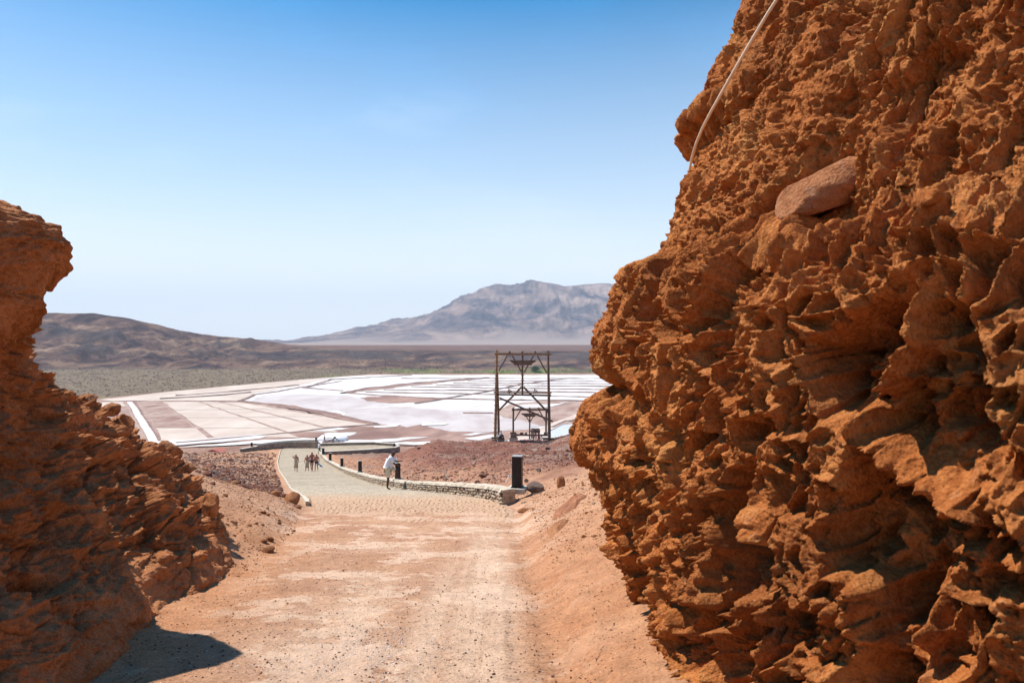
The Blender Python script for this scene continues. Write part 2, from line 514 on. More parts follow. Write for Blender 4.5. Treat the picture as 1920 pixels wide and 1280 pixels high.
def ground_z(x, y):
    X = np.array([float(x)]); Y = np.array([float(y)])
    return float((H(X, Y) + rough(X, Y) * (np.hypot(X, Y) < 180))[0])
def ground_zv(X, Y):
    X = np.asarray(X, float); Y = np.asarray(Y, float)
    return H(X, Y) + rough(X, Y)

# ---------------------------------------------------------------- ground materials
def ground_mat():
    n = NT('desert_ground')
    base = n.ramp(n.noise(.9, 7, .62), [(.32, (.40, .205, .118)), (.52, (.48, .26, .152)), (.7, (.57, .335, .205))])
    # wind-blown pale sand lying in long tongues across the track
    v = n.mapv((1.0, 1.25, 1))
    pt = n.noise(.95, 7, .58, .15, v)
    pt = n.math('ADD', pt, n.math('MULTIPLY', n.math('SUBTRACT', n.noise(7, 6, .7), .5), .35))
    pm = n.ramp(pt, [(.505, 0.0), (.545, 1.0)])
    pm = n.math('MULTIPLY', pm, n.attr('track'))
    c = n.mix(n.math('MULTIPLY', pm, .72), base, (.70, .485, .345))
    # packed paler wheel lane
    c = n.mix(n.math('MULTIPLY', n.attr('lane'), .75), c, (.70, .49, .345))
    # red earth and grey rubble
    red = n.ramp(n.noise(.6, 7, .65), [(.3, (.12, .045, .032)), (.5, (.19, .076, .055)), (.7, (.29, .145, .105))])
    c = n.mix(n.attr('red'), c, red)
    rub = n.ramp(n.noise(1.7, 8, .7), [(.3, (.13, .085, .065)), (.5, (.25, .155, .115)), (.68, (.42, .29, .21))])
    c = n.mix(n.attr('rubble'), c, rub)
    orange = n.ramp(n.noise(2.2, 6), [(.3, (.45, .185, .080)), (.7, (.57, .28, .14))])
    c = n.mix(n.attr('orange'), c, orange)
    grit = n.ramp(n.noise(42, 6, .8), [(.34, .42), (.47, .95), (.62, 1.2)])
    c = n.mix(n.math('SUBTRACT', .85, n.math('MULTIPLY', pm, .4)), c, grit, 'MULTIPLY')
    mot = n.ramp(n.noise(6.5, 6, .7), [(.35, .78), (.6, 1.08)])
    c = n.mix(.8, c, mot, 'MULTIPLY')
    spots = n.ramp(n.vor(9, v=n.mapv(1)), [(.05, .35), (.085, 1.0)])
    c = n.mix(.55, c, spots, 'MULTIPLY')
    n.base(c)
    tread = n.N('TexWave', wave_type='BANDS', bands_direction='Y'); tread.inputs['Scale'].default_value = 4.2
    tread.inputs['Distortion'].default_value = 1.6; tread.inputs['Detail'].default_value = 2
    n.L(n.co, tread.inputs['Vector'])
    th = n.math('MULTIPLY', n.math('MULTIPLY', tread.outputs['Fac'], n.attr('tread')), n.ramp(n.noise(1.2, 5, .7), [(.35, .2), (.6, 1.0)]))
    n.bump([(n.noise(3.2, 8, .65), .08), (n.noise(22, 7, .75), .042), (n.vor(34), -.006), (th, .035), (n.noise(120, 3, .7), .006)], .7)
    n.b.inputs['Roughness'].default_value = .96; n.b.inputs['Specular IOR Level'].default_value = .1
    return n.m
def crater_mat():
    n = NT('crater_earth')
    fl = n.ramp(n.noise(.045, 8, .65), [(.3, (.21, .115, .085)), (.5, (.34, .20, .145)), (.68, (.50, .35, .26))])
    hill = n.ramp(n.noise(.016, 10, .72, .8), [(.40, (.050, .036, .038)), (.48, (.115, .070, .058)), (.56, (.20, .125, .088)), (.66, (.32, .22, .15))])
    scr = n.ramp(n.noise(.10, 8, .75), [(.35, (.12, .085, .065)), (.5, (.19, .14, .095)), (.62, (.26, .20, .125)), (.72, (.15, .125, .075))])
    c = n.mix(n.attr('scrub'), fl, scr)
    c = n.mix(n.attr('hill'), c, hill)
    crag = n.ramp(n.noise(.12, 7, .7), [(.3, (.045, .038, .042)), (.7, (.12, .09, .08))])
    c = n.mix(n.math('MULTIPLY', n.attr('crag'), .9), c, crag)
    red = n.ramp(n.noise(.03, 7, .7), [(.3, (.11, .065, .055)), (.7, (.22, .135, .105))])
    c = n.mix(n.attr('redplain'), c, red)
    gr = n.ramp(n.noise(.25, 6, .7), [(.35, (.10, .13, .04)), (.65, (.24, .30, .08))])
    c = n.mix(n.attr('green'), c, gr)
    sp = n.ramp(n.noise(.6, 5, .75), [(.35, .6), (.5, 1.0), (.65, 1.15)])
    c = n.mix(.7, c, sp, 'MULTIPLY')
    n.base(c)
    n.bump([(n.noise(.05, 8, .7), 5.0), (n.noise(.35, 6, .7), 1.0)], .7)
    n.b.inputs['Roughness'].default_value = 1; n.b.inputs['Specular IOR Level'].default_value = .05
    return n.m
def mount_mat():
    n = NT('mountain_earth')
    c = n.ramp(n.noise(.0035, 10, .68, .8), [(.38, (.085, .072, .078)), (.47, (.16, .12, .115)), (.56, (.28, .195, .16)), (.66, (.40, .29, .23))])
    c = n.mix(n.attr('plain'), c, (.33, .25, .21))
    n.base(c)
    n.bump([(n.noise(.006, 9, .7), 30.0)], .8)
    n.b.inputs['Roughness'].default_value = 1; n.b.inputs['Specular IOR Level'].default_value = .05
    return n.m
M['ground'] = ground_mat(); M['crater'] = crater_mat(); M['mountain'] = mount_mat()

# ---------------------------------------------------------------- the ground as one polar sheet, cut into near, crater and far
az = np.concatenate([np.arange(-180, -50, 4.), np.arange(-50, -36, .5), np.arange(-36, -31, .12), np.arange(-31, 9, .085), np.arange(9, 18, .15), np.arange(18, 50, .5), np.arange(50, 180, 4.)])
azr = np.radians(az)
def polar(radii):
    R, A = np.meshgrid(radii, azr, indexing='ij')
    return R * np.sin(A), R * np.cos(A)
r_near = np.concatenate([[.05], np.exp(np.arange(math.log(.7), math.log(3.2), .03)), np.exp(np.arange(math.log(3.2), math.log(190), .0062))])
X, Y = polar(r_near)
Z = H(X, Y); rg = rough(X, Y)
Rr = np.hypot(X, Y)
rg *= 1 - SS(150, 185, Rr)
Z = Z + rg
fr_ = SS(-.1, .4, fbm(X * .8, Y * .8, 3, 230)) * (Y > 1) * SS(18, 12, Y) * (np.abs(X + 1.2) < 3.4)
F1_, F2_, r_ = worley(X * 3.1, Y * 2.6, 231)
Z -= .012 * SS(.30, .12, F1_) * (r_ > .45) * fr_ * SS(9.5, 7, Y)
rut = fbm((X + .02 * Y) * 5.5, Y * .22, 3, 232) * .012 * (Y > 1) * SS(15, 9, Y) * np.exp(-((X + .35) / .9) ** 2)
Z += rut
# tyre track, pressed into the sand
tx = XR(Y) + .02 * np.sin(Y * .8)
trk = np.exp(-((X - tx - .10) / .10) ** 2) * (Y > 1) * SS(15, 9, Y)
Z -= .006 * trk
tr = X - XR(Y); tl = XL(Y) - X
off = np.maximum(SS(0, 1.2, tr), SS(0, 1.2, tl))
n1 = fbm(X * .12, Y * .12, 5, 60); n2 = fbm(X * .5, Y * .5, 4, 61)
red = SS(24 + 0 * Y, 30, Y + 5 * n2 + np.clip(X, -3, 6) * .7) * SS(.6, 3, tr)
red = np.maximum(red * (.9 + .1 * SS(-.3, .3, n1)), SS(19, 45, Y) * SS(.3, 3, tl) * .55)
mound = SS(.42, .85, red)
# earth between low wall and mound is browner, without the deep red
red *= .40 + .60 * SS(3.5, 9, tr + 3 * n2 - 4 * SS(24, 30, Y) * SS(2, 4, X))
rub = SS(28, 42, Y) * SS(.5, 3.5, tr) * SS(.02, .30, n1 + .2 * n2 + .10 * SS(0, 8, X)) * .8
rub = np.maximum(rub, SS(20, 40, Y + 6 * n2) * SS(.6, 3, tl) * SS(-.25, .2, n1 + .3 * n2) * .85)
orange = SS(-.25, .25, tr + .12 * n2) * SS(14, 7, Y) * .7
orange = np.maximum(orange, SS(-.9, .3, tl + .35 * n2) * SS(15, 8, Y) * .85)
lane = np.exp(-np.abs((X - tx + .42 + .05 * n2) / .34) ** 3) * SS(17, 8, Y) * (.75 + .25 * SS(-.3, .3, fbm(X * 7, Y * .5, 3, 236)))
lane = np.maximum(lane, .9 * np.exp(-((X - tx + .85 + .04 * n2) / .20) ** 2) * SS(12, 6, Y) * SS(-.5, .1, n2))
lane = np.maximum(lane, .55 * np.exp(-((X - tx + 1.9) / .7) ** 2) * SS(15, 9, Y) * SS(-.3, .3, n2))
track = (1 - off) * SS(19, 13, Y)
me = np_mesh('ground', np.stack([X, Y, Z], -1).reshape(-1, 3), grid_faces(len(r_near), len(az), True, True),
             attrs=dict(red=red.ravel(), rubble=rub.ravel(), orange=orange.ravel(), lane=lane.ravel(), track=track.ravel(), tread=np.clip(trk + .8 * np.exp(-((X - tx + .16) / .06) ** 2) * (Y > 1) * SS(13, 8, Y), 0, 1).ravel()))
tag(link('ground', me, M['ground']), kind='structure')

r_mid = np.concatenate([[r_near[-1]], np.exp(np.arange(math.log(r_near[-1]) + .012, math.log(2200), .0075))])
X, Y = polar(r_mid); Z = H(X, Y)
Z[0] = H(X[:1], Y[:1])[0]
px = 960 + F * np.clip(X / np.maximum(Y, 1), -2.5, 2.5)
fe = floor_edge(px); toe = np.interp(px, [0, 100, 300, 450, 560, 700, 1130, 1920], [820, 860, 880, 880, 880, 870, 868, 800]); toe = np.maximum(toe, fe + 12)
n1 = fbm(X * .01, Y * .01, 5, 70)
scrub = SS(-4, 4, Y - fe + 6 * n1)
hill = SS(-20, 20, Y - toe + 25 * n1)
crag = SS(.05, .30, fbm(X * .008, Y * .012, 4, 36)) * SS(0, 60, Y - toe - 30) * SS(1170, 1120, Y) * (1 - SS(420, 560, px))
crag = np.maximum(crag, SS(-.15, .25, fbm(X * .012, Y * .03, 4, 77) + .12) * SS(970, 1010, Y) * SS(1110, 1075, Y) * SS(400, 520, px))
redp = SS(1090, 1140, Y) * SS(420, 560, px)
green = SS(-.05, .25, fbm(X * .02, Y * .05, 4, 78)) * SS(-2, 5, Y - fe) * SS(26, 12, Y - fe) * SS(840, 980, px) + .45 * SS(0, .3, n1) * SS(-2, 5, Y - fe) * SS(60, 20, Y - fe) * SS(300, 600, px)
me = np_mesh('crater', np.stack([X, Y, Z], -1).reshape(-1, 3), grid_faces(len(r_mid), len(az), True, True),
             attrs=dict(scrub=scrub.ravel(), hill=hill.ravel(), crag=crag.ravel(), redplain=redp.ravel(), green=np.clip(green, 0, 1).ravel()))
tag(link('crater_hills', me, M['crater']), kind='structure')

r_far = np.concatenate([[r_mid[-1]], np.exp(np.arange(math.log(r_mid[-1]) + .01, math.log(7200), .009))])
X, Y = polar(r_far); Z = H(X, Y)
plain = SS(4050, 3700, Y + 300 * fbm(X * .0015, Y * .0015, 4, 80))
me = np_mesh('mountain', np.stack([X, Y, Z], -1).reshape(-1, 3), grid_faces(len(r_far), len(az), True, True), attrs=dict(plain=plain.ravel()))
tag(link('mountain', me, M['mountain']), kind='structure')

# ---------------------------------------------------------------- cliffs
def normals_of(P):
    du = np.gradient(P, axis=1); dv = np.gradient(P, axis=0)
    n = np.cross(du, dv); n /= np.maximum(np.linalg.norm(n, axis=-1, keepdims=True), 1e-9)
    return n

# right wall: outline at its far corner, seven metres ahead
prof = np.array([(2.9, 6.0), (2.6, 4.8), (2.35, 3.83), (2.32, 3.5), (2.19, 3.06), (1.93, 2.52), (1.80, 2.14), (1.57, 1.98), (1.80, 1.80), (1.64, 1.42), (1.60, 1.15),
                 (1.48, .92), (1.46, .80), (1.04, .68), (.93, .38), (.78, .02), (.80, -.22), (1.08, -.37), (1.02, -.46), (.70, -.62), (.64, -.93),
                 (.82, -1.23), (.96, -1.42), (.92, -1.67), (.99, -1.97), (.95, -2.13), (1.12, -2.41), (1.3, -2.75), (1.4, -3.6)])[::-1]
sm = np.array([(2.9, 6.0), (2.35, 3.9), (1.95, 2.6), (1.72, 1.9), (1.55, 1.2), (1.38, .80), (1.08, .62), (.95, .35), (.90, 0), (.93, -.5), (.98, -1.), (.99, -1.4), (1.0, -1.9), (1.04, -2.4), (1.2, -3.6)])[::-1]
F_ = 1280.0
def build_right():
    # plan of the wall: along the road, then stepping back to the right near the viewer
    cp = np.array([(3.9, -3.5), (3.7, -.5), (3.0, .8), (2.2, 1.7), (1.68, 2.4), (1.30, 3.15), (1.06, 4.1), (.97, 5.2), (.99, 6.4)])
    a_ = np.linspace(0, math.pi / 2, 12)[1:]
    arc = np.stack([.99 + .75 - .75 * np.cos(a_), 6.4 + .75 * np.sin(a_)], 1)
    tail = np.array([(3.0, 7.2), (5, 7.6), (9, 8.6), (15, 10)])
    C_ = np.concatenate([cp, arc, tail])
    L0 = np.concatenate([[0], np.cumsum(np.hypot(*np.diff(C_, axis=0).T))])
    fine = np.arange(0, L0[-1], .02)
    k = np.hanning(27); k /= k.sum()
    fx = np.convolve(np.pad(np.interp(fine, L0, C_[:, 0]), 13, 'reflect', reflect_type='odd'), k, 'valid')
    fy = np.convolve(np.pad(np.interp(fine, L0, C_[:, 1]), 13, 'reflect', reflect_type='odd'), k, 'valid')
    s = [0.]
    while s[-1] < fine[-1] - .2:
        i = int(s[-1] / .02); y = fy[i]; x = fx[i]
        if x / max(y, .1) > .85 and x < 3.95 and y < 5: st = .05
        elif s[-1] > L0[8] + 2.2: st = .09
        elif y > 5.2: st = .0105
        else: st = .0062 + .0012 * max(0, y - 3)
        s.append(s[-1] + st)
    s = np.array(s)
    zs = [-3.6]
    while zs[-1] < 5.6: zs.append(zs[-1] + .0042 * math.hypot(zs[-1], 1.45))
    zs = np.array(zs)
    S, Zg = np.meshgrid(s, zs)
    bx = np.interp(S, fine, fx); by = np.interp(S, fine, fy)
    zz = Zg + .16 * (1 - SS(2.5, 7, by)) * SS(-.6, .4, Zg) + .10 * perlin(S * .8, Zg * .5, 90) * SS(6.5, 5, by)
    off_s = np.interp(zz, prof[:, 1], prof[:, 0]); off_m = np.interp(zz, sm[:, 1], sm[:, 0])
    w = SS(4.0, 6.2, by)
    off = (off_s * w + off_m * (1 - w)) - 1.0
    off = off - .17 * SS(4.8, 3.2, by) * SS(-.5, -1.7, Zg)
    ph = .68 * SS(4.0, 2.2, by)
    P = np.stack([bx + off * np.cos(ph), by + off * np.sin(ph), Zg], -1)
    N = normals_of(P)
    if (N[..., 0]).mean() > 0: N = -N
    S0 = S - L0[8] + 6.4                                     # so that S0 is about the distance ahead
    u = S0; v = Zg
    wx = .16 * fbm(u * 1.3, v * 1.3, 3, 91); wz = .16 * fbm(u * 1.3 + 9, v * 1.3, 3, 94)
    us = u + wx; vs = v + wz
    low = SS(1.0, .45, zz + .15 * fbm(u * 1.3, v * 1.3, 2, 99))          # deeply pitted lower part
    mlow = .35 + .65 * low
    n2_ = fbm(u * 1.1 + 5, v * 1.1, 3, 97); msk = SS(-.35, .35, n2_)
    ur = us * .95 + vs * .30; vr = vs * .95 - us * .30
    ur2 = ur + .03 * fbm(u * 7, v * 7, 2, 120); vr2 = vr + .03 * fbm(u * 7 + 3, v * 7, 2, 121)
    h = .09 * fbm(u * 1.3, v * 1.2, 3, 100)
    def pits(x, y, sd, size, depth, keep, wall=.16):
        """round hollows with thin sharp walls between them; only some cells are hollow"""
        F1, F2, r = worley(x / size, y / size, sd)
        e = np.clip((F2 - F1 - wall * .3) / .48, 0, 1)
        cup = 1 - (1 - e) ** 2.6
        return -depth * cup * np.clip((r - (1 - keep)) / keep * 1.4, 0, 1)
    g_up = .45 + .55 * low
    h += pits(ur2, vr2 * .72, 101, .40, .30, .55) * g_up
    h += pits(ur2 + 7, vr2 * .75, 103, .20, .20, .80) * g_up * (.6 + .4 * msk)
    h += pits(ur2 + 3, vr2 * .85, 105, .095, .095, .85) * (.45 + .55 * low)
    h += pits(ur2 + 1, vr2, 107, .045, .036, .8) * SS(-.5, .2, fbm(u * 3, v * 3, 2, 96))
    h += pits(u, v, 108, .020, .009, .6)
    # knobbly clinker near the foot and on scattered ribs
    kf = SS(-.2, -.9, Zg) * SS(-.2, .2, fbm(u * 1.4, v * 1.4, 2, 111))
    h += .07 * knob(us * 8, vs * 8, 112) * kf + .035 * knob(us * 16, vs * 16, 113) * (kf + .3 * msk)
    # layered beds: slanting ledges above the shelf
    q = (v * 1.0 - u * .12 + .08 * fbm(u * 1.5, v * 1.5, 3, 114))
    bed = fbm(q * 5.5, u * .5, 3, 115, .6, True)
    h += .05 * bed * SS(.3, .9, Zg) * (.4 + .6 * SS(2.5, 5, by))
    # fissures
    fz = np.abs(fbm(us * 1.5 + .5 * vs, vs * .45, 4, 116))
    h -= .05 * np.exp(-(fz / .022) ** 2)
    h += .020 * fbm(u * 8, v * 8, 5, 117, .62) + .014 * fbm(u * 7, v * 7, 4, 127, .6, True) + .008 * fbm(u * 42, v * 42, 3, 118, .6)
    # socket that holds the embedded boulder, with a small shelf below it
    Rx_ = 960 + F_ * P[..., 0] / np.maximum(P[..., 1], .3); Rz_ = 640 - F_ * P[..., 2] / np.maximum(P[..., 1], .3)
    d2 = (Rx_ - 1540) ** 2 + (Rz_ - 345) ** 2 + 1e6 * ((P[..., 1] < 1) | (by > 5.5))
    ii, jj = np.unravel_index(np.argmin(d2), d2.shape); bu = S0[ii, jj]; bz = Zg[ii, jj]
    seat = P[ii, jj].copy(); sn = N[ii, jj].copy()
    g = np.exp(-(((u - bu) / .24) ** 2 + ((v - bz) / .19) ** 2) ** 2)
    h = h * (1 - .75 * g) - .17 * g
    g2 = np.exp(-(((u - bu) / .30) ** 2 + ((v - bz + .24 - (u - bu) * .2) / .05) ** 2))
    h = h * (1 - .7 * g2) + .03 * g2
    h += .06
    # far corner stays close to its traced outline
    cw = SS(5.6, 6.6, by)
    h = h * (1 - .25 * cw)
    # a deep, nearly bare scoop above the sand at the foot
    h -= (.05 + .14 * SS(4.3, 5.2, by)) * SS(-1.75, -2.15, Zg + .12 * fbm(u * 2.5, v, 2, 119)) * SS(3, 4.4, by)
    P = P + N * h[..., None]
    P[..., 2] -= .10 * np.clip(h + .1, -.2, .3)          # lips droop over the hollows
    me = np_mesh('cliff', P.reshape(-1, 3), grid_faces(len(zs), len(s), False, False))
    return link('cliff', me, M['cliff']), P, Vector(seat), Vector(sn)
cliffR, PR, seat, seat_n = build_right()
tag(cliffR, kind='structure')
print('right cliff verts', PR.shape)

print('seat', seat, seat_n)
# left wall: sections across at several distances (x, z), foot to top
secL = [
    (-4.0, [(-2.6, -2.2), (-2.7, -1.4), (-3.0, -.6), (-3.1, .3), (-3.2, 1.2), (-3.6, 2.0), (-5.5, 2.6), (-9, 3.0)]),
    (2.0, [(-2.5, -2.6), (-2.8, -1.9), (-3.2, -1.1), (-3.7, -.4), (-4.0, .1), (-4.3, .5), (-5.2, .9), (-9, 1.6)]),
    (4.6, [(-2.6, -2.9), (-2.95, -2.1), (-3.45, -1.4), (-3.9, -.6), (-4.1, .1), (-4.3, .6), (-5.2, .95), (-9, 1.6)]),
    (6.0, [(-2.75, -3.2), (-3.3, -2.2), (-3.95, -1.4), (-4.25, -.55), (-4.25, -.02), (-4.02, .36), (-4.32, 1.24), (-9, 2.1)]),
    (6.7, [(-3.0, -3.3), (-3.5, -2.4), (-4.0, -1.7), (-4.55, -1.1), (-4.75, -.5), (-4.8, 0.), (-5.0, .7), (-9, 1.6)]),
    (8.0, [(-3.1, -3.4), (-3.55, -2.45), (-4.0, -1.85), (-4.45, -1.25), (-5.0, -.8), (-5.45, -.35), (-6.1, .1), (-9.5, 1.0)]),
    (9.6, [(-3.55, -3.7), (-4.0, -2.75), (-4.3, -2.25), (-4.75, -1.75), (-5.3, -1.3), (-5.9, -.95), (-6.8, -.55), (-10, .5)]),
    (11.2, [(-4.6, -4.0), (-5.0, -3.0), (-5.35, -2.5), (-5.65, -2.05), (-6.2, -1.65), (-6.9, -1.35), (-7.9, -1.0), (-11, -.2)]),
    (13.5, [(-6.6, -4.6), (-6.9, -3.8), (-7.2, -3.3), (-7.6, -3.0), (-8.2, -2.7), (-9.0, -2.5), (-10, -2.3), (-13, -1.8)]),
    (17.0, [(-9.5, -5.8), (-10, -5.2), (-10.4, -4.9), (-11, -4.7), (-11.6, -4.6), (-12.5, -4.5), (-13.5, -4.4), (-17, -4.2)]),
]
def build_left():
    ys = [-4.0]
    while ys[-1] < 16.8: ys.append(ys[-1] + (.0032 * math.hypot(ys[-1], 1.5) if ys[-1] > 3.8 else .045))
    ys = np.array(ys)
    Yk = np.array([s[0] for s in secL]); K = np.array([s[1] for s in secL])   # (sections, 8, 2)
    # smooth interpolation along y
    tt = np.interp(ys, Yk, np.arange(len(Yk)))
    i0 = np.clip(np.floor(tt).astype(int), 0, len(Yk) - 2); f = tt - i0
    def cr(p0, p1, p2, p3, f):
        f = f[:, None, None]
        return p1 + .5 * f * (p2 - p0 + f * (2 * p0 - 5 * p1 + 4 * p2 - p3 + f * (3 * (p1 - p2) + p3 - p0)))
    g = lambda k: K[np.clip(i0 + k, 0, len(Yk) - 1)]
    sec = cr(g(-1), g(0), g(1), g(2), f)                       # (cols, 8, 2)
    vv = np.concatenate([np.linspace(0, 6, 560), np.linspace(6, 7, 60)[1:]])
    j0 = np.clip(np.floor(vv).astype(int), 0, 6); fv = vv - j0
    def gj(k): return sec[:, np.clip(j0 + k, 0, 7)]
    fv_ = fv[None, :, None]
    A, B, Cc, D = gj(-1), gj(0), gj(1), gj(2)
    Q = B + .5 * fv_ * (Cc - A + fv_ * (2 * A - 5 * B + 4 * Cc - D + fv_ * (3 * (B - Cc) + D - A)))
    P = np.stack([Q[..., 0].T, np.broadcast_to(ys[None, :], Q.shape[:2][::-1]), Q[..., 1].T], -1)
    N = normals_of(P)
    if N[:, :, 0].mean() < 0: N = -N
    Xx, Yy, Zz = P[..., 0], P[..., 1], P[..., 2]
    u = Yy; v = Zz - .45 * (Xx + 4)
    us = u + .2 * fbm(u * 1.2, v * 1.2, 3, 131); vs = v + .16 * fbm(u * 1.2 + 9, v * 1.2, 3, 134)
    # dipping beds: the layers fall towards the road
    q = vs + .42 * us * 0 + .30 * (us - 6) * .5
    p = us - .3 * vs
    col = SS(7.2, 6.4, Yy) * SS(-1.2, -.6, Zz)                # near pillar of tuff
    h = .16 * fbm(u * .8, v * .9, 3, 140)
    slp = SS(6.8, 7.8, Yy) * SS(-.9, -1.2, Zz)
    calm = 1 - .6 * slp * SS(-.1, .3, fbm(u * .7, v * 1.1, 3, 170))
    h += .13 * taf(p * 1.3, q * 2.6, 141, 1.7) * (1 - .4 * col)
    h += .085 * taf(p * 3.1, q * 5.0, 143, 1.8) * calm
    h += .038 * taf(p * 8, q * 12, 145, 2.0) * calm
    h += .012 * taf(p * 20, q * 27, 147, 2.0)
    bed = fbm(q * 4.2, p * .5, 3, 148, .6, True)
    h += .05 * bed
    tm_ = np.maximum(SS(6.3, 7.2, Yy), SS(-.9, -1.3, Zz)) * SS(15, 12, Yy)
    for st, am, sd_ in ((.42, .11, 160), (.17, .05, 164)):
        qq = (Zz + .10 * (Yy - 8)) / st + 1.1 * fbm(u * 1.3 / st * .35, v * 1.3 / st * .35, 2, sd_)
        ft = qq - np.floor(qq)
        h += am * np.where(ft < .25, ft / .25, (1 - ft) / .75) * tm_ * (.3 + .9 * SS(-.4, .3, fbm(u * .9, v * 1.2, 2, sd_ + 2)))
    blk = worley(p * 1.1, q * 2.1, 150)
    blk2 = worley(p * 2.6 + .3 * fbm(p * 3, q * 3, 2, 155), q * 4.6, 151)
    edge_ = SS(0, .10, blk[1] - blk[0])
    h += (.24 * (blk[2] - .5) - .07 * (1 - edge_)) * (.3 + .7 * SS(6.4, 7.5, Yy)) + .10 * (blk2[2] - .5) - .03 * (1 - SS(0, .12, blk2[1] - blk2[0]))
    h -= .12 * col
    topm = SS(7, 6.3, Yy) * SS(-.25, .1, Zz)
    h = h * (1 - .68 * topm) + topm * (.02 * fbm(u * 5, v * 6, 5, 171, .65) + .05 * fbm(u * 1.2, q * 5, 3, 172, .6, True) - .02)
    h += .03 * fbm(u * 8, v * 8, 5, 151, .6) + .01 * fbm(u * 36, v * 36, 3, 152, .6)
    # smooth clay apron at the foot
    apron = SS(.75, .25, (Zz - zp(Yy)) + .25 * fbm(u * 1.1, v, 3, 153)) * SS(3, 5, Yy)
    h = h * (1 - .70 * apron)
    h *= 1 - .6 * SS(13, 16, Yy)
    P = P + N * h[..., None]
    P[..., 2] -= .2 * np.clip(h, -.2, .2)
    bx0 = P[..., 0].copy()
    me = np_mesh('left_cliff', P.reshape(-1, 3), grid_faces(len(vv), len(ys), False, True), attrs=dict(apron=apron.ravel()))
    return link('cliff', me, M['cliff_left']), P
cliffL, PL = build_left()
tag(cliffL, kind='structure')
print('left cliff verts', PL.shape)
# ---------------------------------------------------------------- salt works on the crater floor
def fl_pt(px, py, z=-40.0):
    d = -z * F / (py - 640.0)
    return ((px - 960) / F * d, d)

from mathutils.geometry import tessellate_polygon
def pan_mat(name, a, b, rough, sc=.05, water=False):
    n = NT(name)
    v = n.mapv((1, .45, 1))
    f = n.noise(sc, 7, .6, .4, v)
    n.base(n.ramp(f, [(.38, a), (.62, b)]))
    n.b.inputs['Roughness'].default_value = rough
    n.b.inputs['Specular IOR Level'].default_value = .5 if rough < .3 else .2
    return n.m
P_WHITE = pan_mat('white_salt_crust', (.54, .485, .45), (.70, .66, .625), .75)
P_CREAM = pan_mat('cream_salt_crust', (.47, .365, .295), (.57, .465, .385), .85)
P_PINK = pan_mat('pale_pink_brine', (.44, .36, .33), (.55, .48, .45), .6)
P_WATER = pan_mat('shallow_brine', (.50, .50, .52), (.60, .60, .62), .15)
P_BROWN = pan_mat('dry_pan_earth', (.26, .15, .115), (.40, .28, .225), .9, .12)
P_MUD = pan_mat('brown_mud', (.20, .11, .085), (.36, .22, .17), .9, .06)
P_ROAD = pan_mat('dusty_causeway', (.48, .36, .29), (.60, .49, .42), .95)
dike_m = simple('dike_earth', (.22, .14, .115), .95, .35, .3)
dike_pale = simple('pale_dike_earth', (.36, .25, .20), .95, .3, .3)

def sheet(name, pts, mat, lvl, jit=1.0, parent=None, px=True, z0=-40.0):
    w = [fl_pt(*p) for p in pts] if px else pts
    out = []
    for i in range(len(w)):
        a = Vector(w[i]); b = Vector(w[(i + 1) % len(w)])
        L = (b - a).length; n = max(1, min(120, int(L / 3.5)))
        for k in range(n):
            p = a.lerp(b, k / n)
            out.append((p.x, p.y))
    A = np.array(out)
    jx = fbm(A[:, 0] * .03, A[:, 1] * .02, 4, 200) * 14 * jit * (A[:, 1] / 500)
    jy = fbm(A[:, 0] * .02 + 7, A[:, 1] * .02, 4, 204) * 22 * jit * (A[:, 1] / 500)
    jy += fbm(A[:, 0] * .11 + 3, A[:, 1] * .05, 3, 208) * 7 * jit * (A[:, 1] / 500)
    A[:, 0] += jx; A[:, 1] += jy
    V = [Vector((x, y, z0 + .05 * lvl)) for x, y in A]
    tris = tessellate_polygon([V])
    me = bpy.data.meshes.new(name); me.from_pydata([tuple(v) for v in V], [], [tuple(t) for t in tris]); me.update()
    # all faces up
    for p in me.polygons:
        if p.normal.z < 0: p.flip()
    o = link(name, me, mat, parent)
    if not parent: tag(o, kind='structure')
    return o

def dike(pts, w=2.4, h=.8, mat=dike_m, name='dike', wob=1.0):
    W = [Vector((*fl_pt(*p), 0)) for p in pts]
    P = []
    for a, b in zip(W[:-1], W[1:]):
        n = max(2, min(50, int((b - a).length / 8)))
        P += [a.lerp(b, k / n) for k in range(n)]
    P.append(W[-1])
    vs = []; fs = []
    for i, p in enumerate(P):
        d = (P[min(i + 1, len(P) - 1)] - P[max(i - 1, 0)]).normalized(); s = Vector((d.y, -d.x, 0))
        wf = wob * min(1, p.y / 700)
        p = p + s * (.8 * math.sin(i * .7) + random.uniform(-.6, .6)) * wf
        ww = w * random.uniform(.7, 1.3); hh = h * random.uniform(.6, 1.2)
        for o_, z in ((-ww, 0), (-ww * .45, hh), (ww * .45, hh), (ww, 0)):
            q = p + s * o_; vs.append((q.x, q.y, -40.05 + z))
    for i in range(len(P) - 1):
        for k in range(3):
            a = i * 4 + k; fs.append((a, a + 1, a + 5, a + 4))
    me = bpy.data.meshes.new(name); me.from_pydata(vs, [], fs); me.update()
    return tag(link(name, me, mat), kind='structure')

